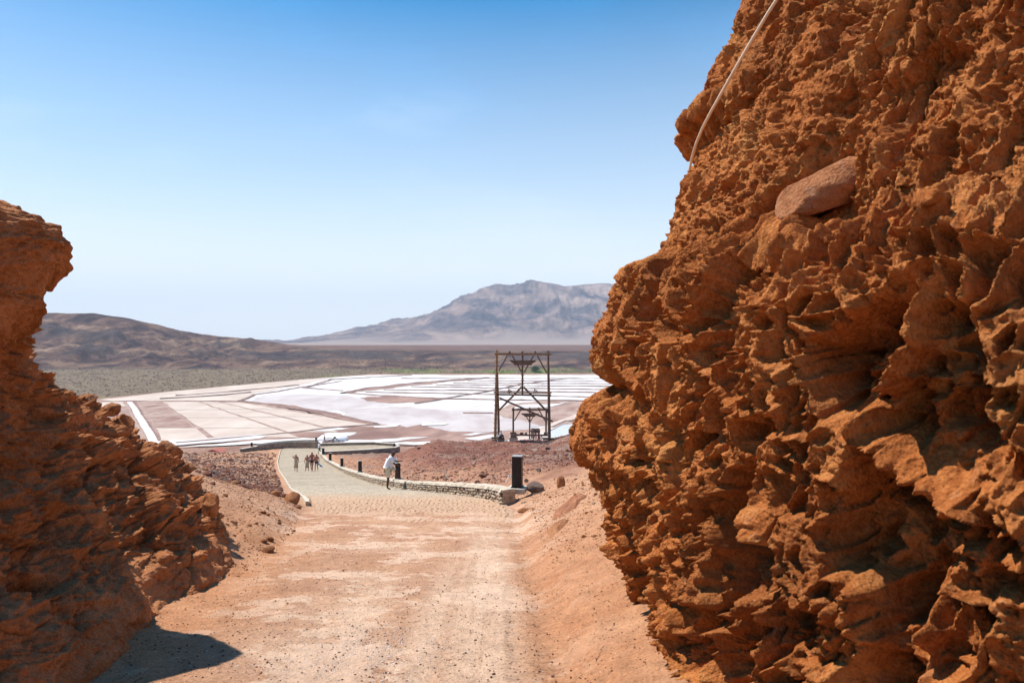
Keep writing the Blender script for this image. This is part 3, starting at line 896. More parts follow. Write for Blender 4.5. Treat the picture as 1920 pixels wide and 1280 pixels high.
# wide sheets of salt and brine
sheet('salt_flat', [(1160, 702.5), (700, 702.5), (640, 706), (560, 712), (480, 738), (462, 750), (560, 766), (650, 783), (712, 797), (760, 805), (860, 811.5), (945, 808), (1000, 803), (1160, 800)], P_WHITE, 1, .3)
sheet('salt_flat', [(183, 750), (330, 733), (440, 722.5), (562, 712.5), (628, 708.5), (560, 722), (478, 738), (448, 752), (230, 753)], P_CREAM, 2, .3)
sheet('brine_pool', [(640, 771), (730, 763), (850, 768), (935, 770), (1000, 786), (1010, 800), (940, 808), (862, 811), (768, 806), (716, 797), (660, 786)], P_PINK, 3, .8)
sheet('brine_pool', [(478, 752), (500, 741), (560, 738), (640, 741), (700, 748), (735, 760), (640, 770), (590, 768), (530, 760)], P_PINK, 2, .8)
sheet('brine_pool', [(1010, 820), (1040, 800), (1060, 791), (1160, 786), (1220, 792), (1220, 830), (1010, 832)], P_WATER, 4, .3)
# mud spits between them
sheet('mud_spit', [(684, 745), (740, 741), (800, 744), (836, 748), (795, 753), (735, 752.5), (690, 750)], P_MUD, 4, 1.6)
sheet('mud_spit', [(952, 783), (935, 772), (960, 757), (1000, 751), (1080, 753), (1160, 752), (1160, 786), (1090, 792), (1010, 799), (980, 791)], P_BROWN, 5, 1.0)
sheet('mud_spit', [(640, 736), (687, 727), (771, 718.5), (862, 711.5), (920, 708), (870, 714), (778, 722), (700, 731), (656, 738)], P_MUD, 5, .8)
sheet('mud_spit', [(452, 752), (468, 752), (560, 762), (640, 777), (706, 795), (720, 799), (690, 798), (640, 787), (560, 770)], P_MUD, 5, .6)
sheet('mud_spit', [(560, 810), (640, 801), (712, 797), (760, 803), (820, 795), (808, 802), (850, 812), (930, 810), (1010, 803), (1010, 826), (930, 836), (700, 836), (500, 828), (420, 830)], P_MUD, 6, .8)
sheet('causeway', [(950, 827), (985, 815), (1040, 792), (1075, 779), (1115, 765), (1160, 752), (1160, 760), (1115, 773), (1075, 787), (1045, 800), (1012, 820), (1000, 830)], P_ROAD, 8, .15)
for pts in ([(300, 828), (480, 815), (495, 818), (470, 824), (300, 838)], [(340, 838), (480, 828), (560, 822), (598, 822), (598, 832), (480, 834)],
            [(590, 808), (640, 803), (668, 805), (620, 810)], [(620, 812), (668, 812), (655, 818), (600, 822)], [(640, 826), (760, 820), (800, 821), (700, 829), (630, 833)],
            [(680, 833), (780, 828), (860, 829), (780, 835)], [(860, 824), (930, 817), (950, 819), (900, 829)], [(700, 801), (740, 799), (735, 803), (706, 804)],
            [(790, 796), (850, 799), (835, 802), (800, 801)], [(860, 818), (900, 813), (930, 813), (880, 819)], [(895, 832), (960, 826), (980, 829), (950, 836)]):
    sheet('salt_crust', pts, P_WHITE, 9, 1.0)
sheet('salt_crust', [(960, 770), (990, 758), (1040, 757), (1085, 756), (1040, 763), (1000, 765)], P_WHITE, 9, 1.6)

# the drained pans in the left corner: strips of brown cells, canal, cream cells
def lerp2(a, b, t): return (a[0] + (b[0] - a[0]) * t, a[1] + (b[1] - a[1]) * t)
def strip(l0, l1, r0, r1, ys, mats, lvl, gap=.9):
    for a, b, m in zip(ys[:-1], ys[1:], mats):
        def X(l, r_, y):
            # straight line on the floor between two photograph points
            t = (y - l[1]) / (r_[1] - l[1]); return l[0] + (r_[0] - l[0]) * t
        a2 = a + gap * .55; b2 = b - gap * .55
        sheet('salt_pan', [(X(l0, l1, a2) + 1.2, a2), (X(r0, r1, a2) - 1.2, a2), (X(r0, r1, b2) - 1.6, b2), (X(l0, l1, b2) + 1.6, b2)], m, lvl, .12)
sheet('pan_floor', [(190, 753), (448, 753), (560, 768), (690, 798), (560, 811), (480, 819), (330, 832), (215, 832), (150, 800)], P_BROWN, 5, .3)
B, K, W = P_BROWN, P_CREAM, P_WHITE
strip((262, 754), (306, 830), (296, 754), (400, 826), [754, 762, 773, 785.5, 803, 829], [B, B, B, B, K], 7)
strip((160, 754), (120, 830), (233, 754), (270, 830), [754, 763, 774, 788, 806, 829], [K, B, B, B, B], 7)
strip((302, 754), (404, 822), (372, 754), (545, 815), [754, 769, 784, 803, 821], [K, K, K, K], 7, .35)
strip((374, 754), (548, 814), (410, 754), (620, 806), [754, 768, 783, 811], [K, K, K], 7, .35)
strip((411, 754), (622, 804), (446, 754), (694, 797), [755, 768, 782, 801], [K, K, K], 7, .35)
sheet('canal', [(238, 754), (248, 754), (300, 832), (282, 832)], P_WHITE, 8, .05)
dike([(234, 753), (277, 832)], .9, .5, dike_pale, wob=.2); dike([(252, 753), (304, 832)], .8, .5, wob=.2); dike([(258, 753), (312, 830)], .5, .4, dike_pale, wob=.2)
dike([(298, 753), (398, 826)], .45, .4, dike_pale, wob=.3); dike([(190, 752.5), (448, 752.5)], 1.4, .6, wob=.3)
dike([(330, 832), (480, 818), (560, 810.5), (640, 802), (710, 797)], 1.8, .9)
dike([(450, 752), (470, 754), (560, 766), (640, 781), (706, 796)], 2.2, .8)
dike([(446, 753), (480, 740), (520, 734), (560, 727), (640, 715)], 2, .7)
for pts in ([(560, 726), (641, 733)], [(640, 738), (687, 728.5), (771, 719), (862, 712), (916, 708)], [(651, 736.5), (711, 742), (832, 748), (928, 750), (1150, 753)],
            [(720, 731), (928, 733), (1150, 737)], [(687, 735.5), (925, 740), (1150, 746)], [(771, 725), (928, 728), (1150, 731)], [(817, 722), (930, 723), (1150, 725)],
            [(850, 718.5), (1150, 720)], [(877, 714), (1150, 715.5)], [(753, 709.5), (1150, 710)], [(780, 757), (850, 745), (916, 734), (983, 719.5), (1067, 709.5)],
            [(868, 775), (925, 775)], [(578, 725.5), (620, 712), (771, 703.5)], [(1035, 802), (1060, 790.5), (1160, 785)], [(330, 742), (440, 734), (560, 722)], [(300, 748), (420, 741), (470, 736)]):
    dike(pts, 1.8, .85)

# heap of raked salt beside the ramp
def lump(name, mat, size, seed, sub=3, amp=.22, flat=1.0, parent=None, loc=(0, 0, 0), rz=0, sharp=0.6):
    import bmesh
    bm = bmesh.new(); bmesh.ops.create_icosphere(bm, subdivisions=sub, radius=1)
    V = np.array([v.co[:] for v in bm.verts])
    r0 = np.random.default_rng(seed)
    # cut by random planes so it has facets, then roughen
    for _ in range(9):
        n = r0.normal(size=3); n /= np.linalg.norm(n); c = r0.uniform(.62, .92)
        d = V @ n; V -= np.outer(np.clip(d - c, 0, None) * sharp, n) * 1.2
    o = r0.uniform(0, 50)
    nn = fbm(V[:, 0] * 1.4 + o + V[:, 2], V[:, 1] * 1.4 - V[:, 2] * .7, 4, int(seed) % 200)
    V *= (1 + amp * nn)[:, None]
    V *= np.array(size) * .5
    for v, c in zip(bm.verts, V): v.co = c
    me = bpy.data.meshes.new(name); bm.to_mesh(me); bm.free()
    if sub >= 3:
        for p in me.polygons: p.use_smooth = True
    return link(name, me, mat, parent, loc, (0, 0, rz)) if loc is not None else me
x, y = fl_pt(622, 828)
tag(lump('salt_heap', M['salt'], (13, 11, 6.4), 5, 4, .12, loc=(x, y + 2, -40.0)), 'bright white heap of raked salt behind the wooden loading ramp', 'salt heap')

# ---------------------------------------------------------------- cobbled path
def dusted(n, c):
    ps = n.N('NewGeometry').outputs['Position']; sp = n.N('SeparateXYZ'); n.L(ps, sp.inputs[0])
    f = n.math('SUBTRACT', n.math('MULTIPLY', n.noise(1.3, 7, .7, v=ps), 14), n.math('MULTIPLY', n.math('SUBTRACT', sp.outputs[1], 13.5), .60))
    f = n.math('MULTIPLY', f, .25); cl = n.N('Clamp'); n.L(f, cl.inputs[0])
    return n.mix(n.math('MULTIPLY', cl.outputs[0], .85), c, (.50, .30, .18))
def path_mat():
    n = NT('cobble_paving')
    cell = n.vor(7.2, v=n.mapv((1, 1, .3)), out='Color')
    sep = n.N('SeparateColor'); n.L(cell, sep.inputs[0])
    c = n.ramp(sep.outputs[0], [(0, (.33, .26, .175)), (.5, (.45, .36, .25)), (1, (.55, .455, .33))])
    e = n.vor(7.2, 'DISTANCE_TO_EDGE', n.mapv((1, 1, .3)))
    j = n.ramp(e, [(.02, 0.0), (.11, 1.0)])
    c = n.mix(j, (.40, .30, .21), c)
    big = n.ramp(n.noise(.35, 6, .6), [(.35, .85), (.65, 1.1)])
    c = n.mix(.8, c, big, 'MULTIPLY')
    c = dusted(n, c)
    n.base(c); n.bump([(j, .03), (n.noise(40, 5), .006)], .9)
    n.b.inputs['Roughness'].default_value = .85
    return n.m
M['path'] = path_mat()
ys = np.arange(13.2, 103.2, .35); ts = np.linspace(0, 1, 15)
Yg, Tg = np.meshgrid(ys, ts, indexing='ij')
Xg = XL(Yg) + .02 + (XR(Yg) - XL(Yg) + .08) * Tg
Zg = zp(Yg) + .012 + .02 * fbm(Xg * .5, Yg * .5, 3, 210)
path = link('cobbled_path', np_mesh('cobbled_path', np.stack([Xg, Yg, Zg], -1).reshape(-1, 3), grid_faces(len(ys), len(ts), False, True)), M['path'])
tag(path, kind='structure')
def cob_mat(name, c):
    n = NT(name); ps = n.N('NewGeometry').outputs['Position']
    n.base(dusted(n, n.ramp(n.noise(9, 6, .7, v=ps), [(.3, tuple(k * .7 for k in c)), (.7, tuple(k * 1.2 for k in c))]))); return n.m
cob_mats = [cob_mat('warm_cobble', (.42, .33, .23)), cob_mat('pale_cobble', (.50, .41, .295)), cob_mat('grey_cobble', (.35, .285, .21))]
cobs = []
yy = 13.6
row = 0
while yy < 36:
    sp = .118
    x = float(XL(yy)) + .12 + (.5 * sp if row % 2 else 0)
    while x < float(XR(yy)) - .05:
        cobs.append((x + random.uniform(-.025, .025), yy + random.uniform(-.03, .03), random.uniform(.088, .118), random.uniform(.085, .12), random.uniform(-.5, .5)))
        x += sp * random.uniform(.92, 1.15)
    yy += .114; row += 1
cob_protos = []
for k in range(6):
    m = MB()
    n = random.choice((5, 6, 7)); vs = []
    angs = sorted((2 * math.pi * i / n + random.uniform(-.25, .25)) for i in range(n))
    for rr, zz in ((1, -.03), (1, .010), (.72, .020)):
        for a in angs: vs.append((math.cos(a) * rr * .5, math.sin(a) * rr * .5, zz))
    fs = [tuple(2 * n + i for i in range(n))]
    for j in range(2):
        for i in range(n): fs.append((j * n + i, j * n + (i + 1) % n, (j + 1) * n + (i + 1) % n, (j + 1) * n + i))
    m.add(vs, fs); me = m.mesh('cobblestone'); me.materials.append(cob_mats[k % 3]); cob_protos.append((me, np.array(vs), fs))
stuffm = MB(); nobj = 0
lipv = lambda x, y: float(SS(18.6, 13.6, y + 2.6 * fbm(np.array([x * .55]), np.array([y * .5]), 4, 14)[0] + .15 * (x + 4)))
for (x, y, sx, sy, rz) in cobs:
    z = float(zp(y)) + .012
    k = random.randrange(6)
    if nobj < 290 and lipv(x, y) < .62:
        o = link('cobblestone', cob_protos[k][0], None, path, (x, y, z), (0, 0, rz)); o.scale = (sx, sy, 1); nobj += 1
    else:
        ca, sa = math.cos(rz), math.sin(rz); Vv = cob_protos[k][1]
        stuffm.add([(x + (v[0] * sx) * ca - (v[1] * sy) * sa, y + (v[0] * sx) * sa + (v[1] * sy) * ca, z + v[2]) for v in Vv], cob_protos[k][2])
o = stuffm.build('cobblestones', cob_mats[0], path); tag(o, kind='stuff')
for m_ in cob_mats[1:]: o.data.materials.append(m_)
nf = len(o.data.polygons); o.data.polygons.foreach_set('material_index', (_V[(np.arange(nf) // 13) % 256] * 2.99).astype(np.int32))

# pale kerb down the left edge
def ribbon_wall(name, line, w, h, mat, side=0, base=-.3, seg=.5, jit=.01, smooth=False):
    """line: list of (x, y, z) along the foot; cross section a box of width w, height h"""
    P = [Vector(line[0])]
    for a, b in zip(line[:-1], line[1:]):
        a = Vector(a); b = Vector(b); n = max(1, int((b - a).length / seg))
        P += [a.lerp(b, (k + 1) / n) for k in range(n)]
    vs = []; fs = []
    for i, p in enumerate(P):
        d = (P[min(i + 1, len(P) - 1)] - P[max(i - 1, 0)]); d.z = 0; d.normalize(); s = Vector((d.y, -d.x, 0))
        l, r_ = side * w, (side + 1) * w
        for o_, z in ((l, base), (l + jit, h * .85), (l + w * .12, h), (r_ - w * .12, h), (r_ - jit, h * .85), (r_, base)):
            q = p + s * (o_ + random.uniform(-jit, jit)); vs.append((q.x, q.y, q.z + z + (random.uniform(-jit, jit) if z > 0 else 0)))
    n = 6
    for i in range(len(P) - 1):
        for k in range(n - 1):
            a = i * n + k; fs.append((a, a + 1, a + n + 1, a + n))
    fs.append(tuple(range(n))[::-1]); L = (len(P) - 1) * n; fs.append(tuple(L + k for k in range(n)))
    me = bpy.data.meshes.new(name); me.from_pydata(vs, [], [f[::-1] for f in fs]); me.update()
    return me
kl = [(float(XL(y)) - .03, y, float(zp(y))) for y in np.arange(17.6, 102.5, 1.0)]
tag(link('kerb', ribbon_wall('kerb', kl, .13, .08, None, -1, jit=.012), M['coping']),
    'thin pale kerb curving along the left edge of the cobbled path', 'kerb')

# low stone wall down the right edge
def wall_mat():
    n = NT('mortared_rubble')
    c = n.ramp(n.noise(5, 7, .7), [(.35, (.34, .24, .16)), (.55, (.46, .36, .26)), (.7, (.54, .45, .34))])
    dk = n.ramp(n.vor(8, v=n.mapv((1, 1, .55))), [(.08, .35), (.30, 1.0)])
    c = n.mix(.7, c, dk, 'MULTIPLY'); n.base(c)
    n.bump([(n.noise(9, 7, .7), .05), (n.noise(40, 5), .012)], .8)
    return n.m
M['rubble_wall'] = wall_mat()
wall_stone = [simple('wall_stone_a', (.42, .32, .22), .9, .3, 9, 0, .02), simple('wall_stone_b', (.33, .22, .15), .9, .3, 9, 0, .02), simple('wall_stone_c', (.48, .39, .29), .9, .2, 9, 0, .02)]
lw = empty('low_wall', (float(XR(18)), 18, float(zp(18))))
tag(lw, 'long low rubble wall with white coping beside the cobbled path', 'wall')
yw = np.arange(17.4, 98.2, .5)
line = [(float(XR(y)), y, float(zp(y))) for y in yw]
off0 = Vector(lw.location)
def rel(me):
    me.transform(Matrix.Translation(-off0)); return me
link('wall_body', rel(ribbon_wall('wall_body', line, .34, .34, None, 0, jit=.02, seg=.3)), M['rubble_wall'], lw)
cop = [(x - .04, y, z + .335) for x, y, z in line]
link('coping', rel(ribbon_wall('coping', cop, .42, .07, None, -.03, -.02, .22, .022)), M['coping'], lw)
st_protos = []
for k in range(6):
    me = lump('stone', None, (1, 1, 1), 300 + k, 1, .25, loc=None, sharp=.9); me.materials.append(wall_stone[k % 3]); st_protos.append(me)
wst = []
for y in np.arange(17.5, 60, .11):
    d = Vector((float(XR(y + .2) - XR(y - .2)), .4, 0)).normalized(); s = Vector((-d.y, d.x, 0))
    for r_ in range(3):
        if random.random() < .30: continue
        h = .05 + r_ * .095 + random.uniform(-.02, .02)
        yy = y + random.uniform(-.05, .05)
        p = Vector((float(XR(yy)), yy, float(zp(yy)) + h)) + s * -.0 + Vector((-d.y, d.x, 0)) * random.uniform(.0, .03)
        wst.append((p, math.atan2(d.y, d.x), random.uniform(.10, .19), random.uniform(.08, .12)))
rest = MB()
for i, (p, rz, w, h) in enumerate(wst):
    me = st_protos[i % 6]
    if i < 285:
        o = link('stone', me, None, lw, p - off0, (random.uniform(-.2, .2), 0, rz)); o.scale = (w, .12, h)
    else:
        Mx = Matrix.Translation(p - off0) @ Matrix.Rotation(rz, 4, 'Z') @ Matrix.Diagonal((w, .12, h, 1))
        rest.add([Mx @ v.co for v in me.vertices], [tuple(q.vertices) for q in me.polygons])
o = rest.build('stones', wall_stone[0], lw); tag(o, kind='stuff')
for m_ in wall_stone[1:]: o.data.materials.append(m_)
o.data.polygons.foreach_set('material_index', ((np.arange(len(o.data.polygons)) // 80) % 3).astype(np.int32))

# paved turn at the foot of the path, with its low edge walls
zt = -16.12
turn = [at(598, 850, 98), at(640, 848, 98.9), at(690, 845, 100.2), at(738, 842, 102), at(746, 841, 103.2), at(738, 839, 105), at(700, 836, 106.5), at(650, 837, 106), at(596, 838.5, 105)]
turn = [(p.x, p.y, zt) for p in turn]
me = bpy.data.meshes.new('turn'); me.from_pydata([(x, y, z + .03) for x, y, z in turn], [], [tuple(range(len(turn)))]); me.update()
o = link('path_turn', me, M['path']); tag(o, kind='structure')
for p in o.data.polygons:
    if p.normal.z < 0: p.flip()
dark_wall = simple('shaded_stonework', (.30, .22, .165), .95, .4, 2, 0, .04)  # shade of the wall faces put into a darker stone colour
t = empty('edge_wall', turn[0]); tag(t, 'low wall with pale coping in front of the paved turn, behind the rubble slope', 'wall')
rl = [(x - turn[0][0], y - turn[0][1], 0) for x, y, z in turn[:5]]
link('wall_body', ribbon_wall('b', rl, .4, .28, None, 0, -1.3, .8, .02), dark_wall, t)
link('coping', ribbon_wall('c', [(x, y, z + .28) for x, y, z in rl], .5, .10, None, -.1, 0, .8, .01), M['concrete_white'], t)
t = empty('edge_wall', turn[5]); tag(t, 'thin dark edge wall round the far side of the paved turn', 'wall')
rl = [(x - turn[5][0], y - turn[5][1], 0) for x, y, z in turn[4:]]
link('wall_body', ribbon_wall('b', rl, .35, .38, None, 0, -1.3, .8, .02), dark_wall, t)
link('coping', ribbon_wall('c', [(x, y, z + .38) for x, y, z in rl], .40, .07, None, -.05, 0, .8, .01), M['concrete_white'], t)
# retaining wall left of the turn
t = empty('retaining_wall', (-29.3, 104, -16.3)); tag(t, 'curved stone retaining wall with shade-darkened face closing the far end of the cobbled path', 'wall')
pts = [(596, 828.2, 103), (570, 828.5, 103.6), (545, 829.5, 103.6), (520, 831.5, 102.8), (500, 834, 101.6), (480, 837, 100), (465, 839.5, 98.5), (450, 842, 97)]
def poly_line(seg, dz): return [tuple(at(*p) - Vector((-29.3, 104, -16.3)) + Vector((0, 0, dz))) for p in seg]
tp = poly_line(pts, 0)
me = bpy.data.meshes.new('w'); vs = []; fs = []
V0 = []
for i in range(len(tp) - 1):
    for k in range(6): V0.append(Vector(tp[i]).lerp(Vector(tp[i + 1]), k / 6))
V0.append(Vector(tp[-1]))
for p in V0:
    j = random.uniform(-.03, .03)
    vs += [(p.x, p.y + j, p.z - 2.2), (p.x, p.y + j * .5, p.z), (p.x, p.y + .5, p.z), (p.x, p.y + .5, p.z - 2.2)]
for i in range(len(V0) - 1):
    for k in range(3): a = i * 4 + k; fs.append((a, a + 1, a + 5, a + 4))
fs.append((0, 3, 2, 1)); L = (len(V0) - 1) * 4; fs.append((L, L + 1, L + 2, L + 3))
me.from_pydata(vs, [], fs); me.update(); me.validate()
link('wall_body', me, dark_wall, t)
m = MB()
for i in range(len(V0) - 1):
    m.bar(V0[i] + Vector((0, .25, .03)), V0[i + 1] + Vector((0, .25, .03)), .58, .08)
m.build('coping', M['concrete_white'], t)

# ---------------------------------------------------------------- bollards
def ysolve(px, f=XR):
    y = np.arange(17, 100, .05); return float(y[np.argmin(np.abs(960 + F * (f(y) + .2) / y - px))])
def make_bollard():
    t = empty('bollard')
    MB().box((0, 0, .06), (.46, .46, .14)).build('plinth', M['concrete_white'], t, bevel=.01)
    MB().box((0, 0, .14), (.31, .31, .02)).build('base_plate', M['black_metal'], t)
    MB().box((0, 0, .55), (.26, .26, .80)).build('post', M['black_metal'], t, bevel=.02)
    MB().box((0, 0, .957), (.275, .275, .014)).build('cap', M['cap'], t, bevel=.004)
    return t
bol0 = make_bollard()
bl = [(970, 18.1, 'nearest black square bollard, at the low wall end beside the right bank'),
      (746, None, 'black bollard that the man in the white shirt leans over'),
      (675, None, 'black bollard on the low wall, next beyond the man in white'),
      (641, None, 'black bollard on the low wall, second beyond the man in white'),
      (619, None, 'black bollard on the low wall, third beyond the man in white'),
      (606, None, 'small black bollard at the far end of the low wall, by the paved turn')]
bpos = []
for i, (px, Y_, lab) in enumerate(bl):
    o = bol0 if i == 0 else copy_tree(bol0)
    y = Y_ or ysolve(px); x = (px - 960) / F * y if Y_ else float(XR(y)) + .2
    z = float(zp(y)) + (.30 if i == 0 else .38)
    o.location = (x, y, z); o.rotation_euler = (0, 0, math.radians(-10 if i == 0 else 8 * i)); o.scale = (1, 1, 1 if i == 0 else .92)
    tag(o, lab, 'bollard', 'black bollards along the path'); bpos.append((x, y, z))
for (px, py, d, lab) in ((592, 827.5, 103.2, 'black bollard standing on the right end of the dark retaining wall'), (471, 838, 99.3, 'small black bollard on the low left end of the retaining wall'),
                         (739, 839, 103.8, 'black bollard at the right tip of the paved turn')):
    o = copy_tree(bol0); p = at(px, py, d); o.location = (p.x, p.y + .2, p.z - .12); o.rotation_euler = (0, 0, .2); o.scale = (1, 1, .8)
    tag(o, lab, 'bollard', 'black bollards along the path')
bx, by, bz = bpos[0]
# knotted white cord hanging from the nearest bollard, stones beside it
m = MB()
m.bar((0, 0, 0), (.05, -.01, -.01), .045, n=6); m.bar((.04, 0, .02), (.10, .02, .0), .035, n=6); m.bar((.0, 0, 0), (-.10, -.02, -.16), .022, n=6); m.bar((.02, -.01, .02), (-.02, -.03, .04), .03, n=6)
tag(m.build('cord', M['rope'], None, (bx - .22, by - .06, bz + .42)), 'short knotted white cord on the left side of the nearest bollard', 'cord')

# ---------------------------------------------------------------- loose rocks that can be singled out
def rock(name, px, y, size, mat, label, cat='boulder', seed=1, rz=0, sink=.25, dz=0, sub=4, amp=.2):
    x = (px - 960) / F * y
    z = ground_z(x, y) + size[2] * (.5 - sink) + dz
    o = lump(name, mat, size, seed, sub, amp, loc=(x, y, z), rz=rz)
    return tag(o, label, cat)
rock('boulder', 547, 17.2, (.42, .40, .34), M['boulder'], 'smooth brown boulder at the near end of the left kerb', seed=11, sink=.18)
rock('boulder', 517, 18.3, (.26, .25, .20), M['boulder'], 'smaller brown rock just behind the boulder at the kerb end', seed=12)
rock('boulder', 533, 18.9, (.32, .26, .19), M['stone_red'], 'dark reddish rock wedged between the kerb and the brown boulder', seed=13)
rock('boulder', 1004, 18.3, (.52, .36, .34), M['stone_grey'], 'grey boulder tucked against the right side of the nearest bollard', seed=14, sink=.12)
tag(lump('stone', M['stone_pale'], (.12, .11, .11), 15, 3, .1, loc=(bx + .24, by - .10, bz + .32)), 'small round pale stone resting beside the nearest bollard', 'stone')
rock('rock', 1051, 17.5, (.24, .20, .36), M['boulder'], 'little pointed orange rock standing on the right bank crest', 'rock', 16, sink=.15)
rock('rock', 965, 17.6, (.20, .16, .14), M['stone_pale'], 'broken pale stone at the foot of the low wall end', 'rock', 17)
rock('rock', 985, 14.6, (.36, .18, .12), M['boulder'], 'flat pale orange slab lying on the bank below the nearest bollard', 'rock', 18, rz=.5)
rock('rock', 866, 17.9, (.15, .12, .10), M['boulder'], 'small rusty stone at the foot of the low wall, below its middle', 'rock', 20)
rock('rock', 905, 17.6, (.13, .11, .09), M['boulder'], 'small rusty stone at the wall foot, nearer its end', 'rock', 21)
def pl_rock(px, py, y, size, mat, label, seed, rz=0, ry=0, sub=4):
    o = lump('rock', mat, size, seed, sub, .40, loc=tuple(at(px, py, y)), rz=rz, sharp=1.0); o.rotation_euler[1] = ry
    return tag(o, label, 'rock')
pl_rock(312, 846, 11.4, (.52, .45, .40), M['boulder'], 'pale blocky rock perched at the lower right end of the left slope crest', 31, .3)
pl_rock(207, 768, 9.4, (.34, .30, .20), M['boulder'], 'flat rock resting on the crest of the left slope against the salt pans', 32, .1)
pl_rock(230, 800, 9.6, (.34, .3, .34), M['cliff_left'], 'dark upright rock below the flat rock on the left slope', 33, .6)
pl_rock(165, 748, 9.0, (.24, .22, .14), M['boulder'], 'small pale rock near the top of the left slope crest', 34)
pl_rock(268, 838, 10.2, (.5, .36, .22), M['cliff_left'], 'slanting slab of rust rock on the left slope', 35, .4, .35)
pl_rock(385, 950, 9.2, (.34, .34, .42), M['cliff_left'], 'ragged rust rock jutting at the foot of the left slope', 36, .8, .3)
pl_rock(345, 880, 10.3, (.32, .3, .22), M['boulder'], 'light brown rock on the left slope below the perched block', 37, .2)
# red rib on the right bank
gz = ground_z(.95, 12.2)
o = lump('rock_rib', rock_mat('red_rib', (.30, .115, .06), (.42, .175, .09), (.52, .25, .14), (.5, .25, .15)), (.40, 2.6, .28), 41, 5, .45, loc=(1.0, 12.0, gz - .04), rz=-.30)
o.rotation_euler[0] = .09
tag(o, 'long low rib of red rock lying across the right bank', 'rock')
o = lump('rock_rib', M['boulder'], (.26, 1.1, .20), 42, 5, .45, loc=(.72, 10.4, ground_z(.72, 10.4) - .03), rz=-.35)
tag(o, 'short orange rib below the long red rib on the right bank', 'rock')
# things held by the right cliff: find where the rock surface meets the line of sight
Rx = 960 + F * PR[..., 0] / np.maximum(PR[..., 1], .05); Rz = 640 - F * PR[..., 2] / np.maximum(PR[..., 1], .05)
def on_cliff(px, py, rad=7, ymin=.9):
    m_ = (np.abs(Rx - px) < rad) & (np.abs(Rz - py) < rad) & (PR[..., 1] > ymin)
    if not m_.any(): return None
    q = PR[m_]; return Vector(q[np.argmin(q[:, 1])])
q = seat - seat_n * .045
k_ = seat.y / 3.0
o = lump('boulder', rock_mat('embedded_boulder_stone', (.36, .125, .05), (.50, .20, .085), (.60, .28, .14), (.60, .33, .20)), (.50 * k_, .34 * k_, .22 * k_), 57, 5, .10, loc=tuple(q), sharp=1.0); o.rotation_euler = (.15, -.55, .15)
tag(o, 'big smooth boulder stuck in a hollow high on the right cliff', 'boulder')
q = on_cliff(1727, 360, 14)
o = lump('boulder', M['cliff'], (.08, .20, .07), 52, 4, .15, loc=(q.x * .99, q.y * .99, q.z * .99))
tag(o, 'small blocky rock in the right cliff, right of the big stuck boulder', 'boulder')
tp_ = [(1293, 318), (1297, 298), (1305, 270), (1316, 243), (1333, 210), (1350, 180), (1368, 148), (1388, 113), (1406, 82), (1424, 52), (1440, 25), (1455, 2), (1470, -28)]
m = MB(); line = []
for px_, py_ in tp_:
    q = on_cliff(px_ + 3, py_, 9)
    line.append([px_, py_, q.y if q else 6.8])
L_ = np.array(line); yy_ = np.minimum(L_[:, 2], np.convolve(np.pad(L_[:, 2], 2, 'edge'), np.ones(5) / 5, 'valid')) 
fit = np.polyfit(np.arange(len(yy_)), yy_, 2); yy_ = np.polyval(fit, np.arange(len(yy_))); yy_ -= max(0, float((yy_ - L_[:, 2]).max())) + .03
pts_ = [at(a, b, float(c)) for a, b, c in zip(L_[:, 0], L_[:, 1], yy_)]
print('pipe', pts_[0], pts_[-1])
vs = []; fs = []
for i, p in enumerate(pts_):
    d_ = (pts_[min(i + 1, len(pts_) - 1)] - pts_[max(i - 1, 0)]).normalized(); a_ = d_.cross(Vector((0, 1, 0))).normalized(); b_ = d_.cross(a_)
    for k in range(10):
        an = k * math.pi / 5; vs.append(p + (a_ * math.cos(an) + b_ * math.sin(an)) * .011)
for i in range(len(pts_) - 1):
    for k in range(10): fs.append((i * 10 + k, i * 10 + (k + 1) % 10, (i + 1) * 10 + (k + 1) % 10, (i + 1) * 10 + k))
m.add(vs, fs)
tag(m.build('pipe', M['pipe'], smooth=True), 'thin pale pipe hanging down the upper edge of the right cliff', 'pipe')

# ---------------------------------------------------------------- scattered stones and grit
protos = []
for k in range(9):
    me = lump('stone', None, (1, 1, .72), 400 + k, 2, .3, loc=None, sharp=.9)
    me.materials.append([M['stone_grey'], M['stone_red'], M['boulder'], M['stone_pale']][(0, 1, 2, 1, 0, 2, 3, 1, 0)[k]])
    protos.append(me)
def scatter(n, fx, size, pick, label, group, seed):
    rr = np.random.default_rng(seed)
    got = 0; tries = 0
    while got < n and tries < n * 60:
        tries += 1
        x, y = fx(rr)
        px_ = 960 + F * x / y
        s = size * float(rr.lognormal(0, .38)) * (y / 30) ** .35
        me = protos[pick[int(rr.integers(len(pick)))]]
        z = ground_z(x, y)
        o = link('stone', me, None, None, (x, y, z + s * .16), tuple(rr.uniform(-.3, .3, 2)) + (float(rr.uniform(0, 6.28)),))
        o.scale = (s, s * float(rr.uniform(.65, 1)), s * float(rr.uniform(.6, 1)))
        tag(o, label, 'stone', group); got += 1
def fx_left(r):
    while True:
        y = float(np.exp(r.uniform(math.log(19), math.log(95)))); x = (r.uniform(330, 530) - 960) / F * y
        if x < XL(y) - .5: return x, y
def fx_mound(r):
    while True:
        y = float(np.exp(r.uniform(math.log(30), math.log(82)))); x = (r.uniform(640, 1110) - 960) / F * y
        if x > XR(y) + 1.2 and (x > -8 or r.random() < .6): return x, y
def fx_line(r):
    t = r.uniform(0, 1); y = 38 + 5 * t + r.normal() * .4; x = (np.interp(t, [0, 1], [752, 895]) - 960) / F * y; return float(x), float(y)
def fx_bank(r):
    while True:
        y = r.uniform(8, 26); x = (r.uniform(960, 1130) - 960) / F * y
        if x > XR(y) + .4: return x, y
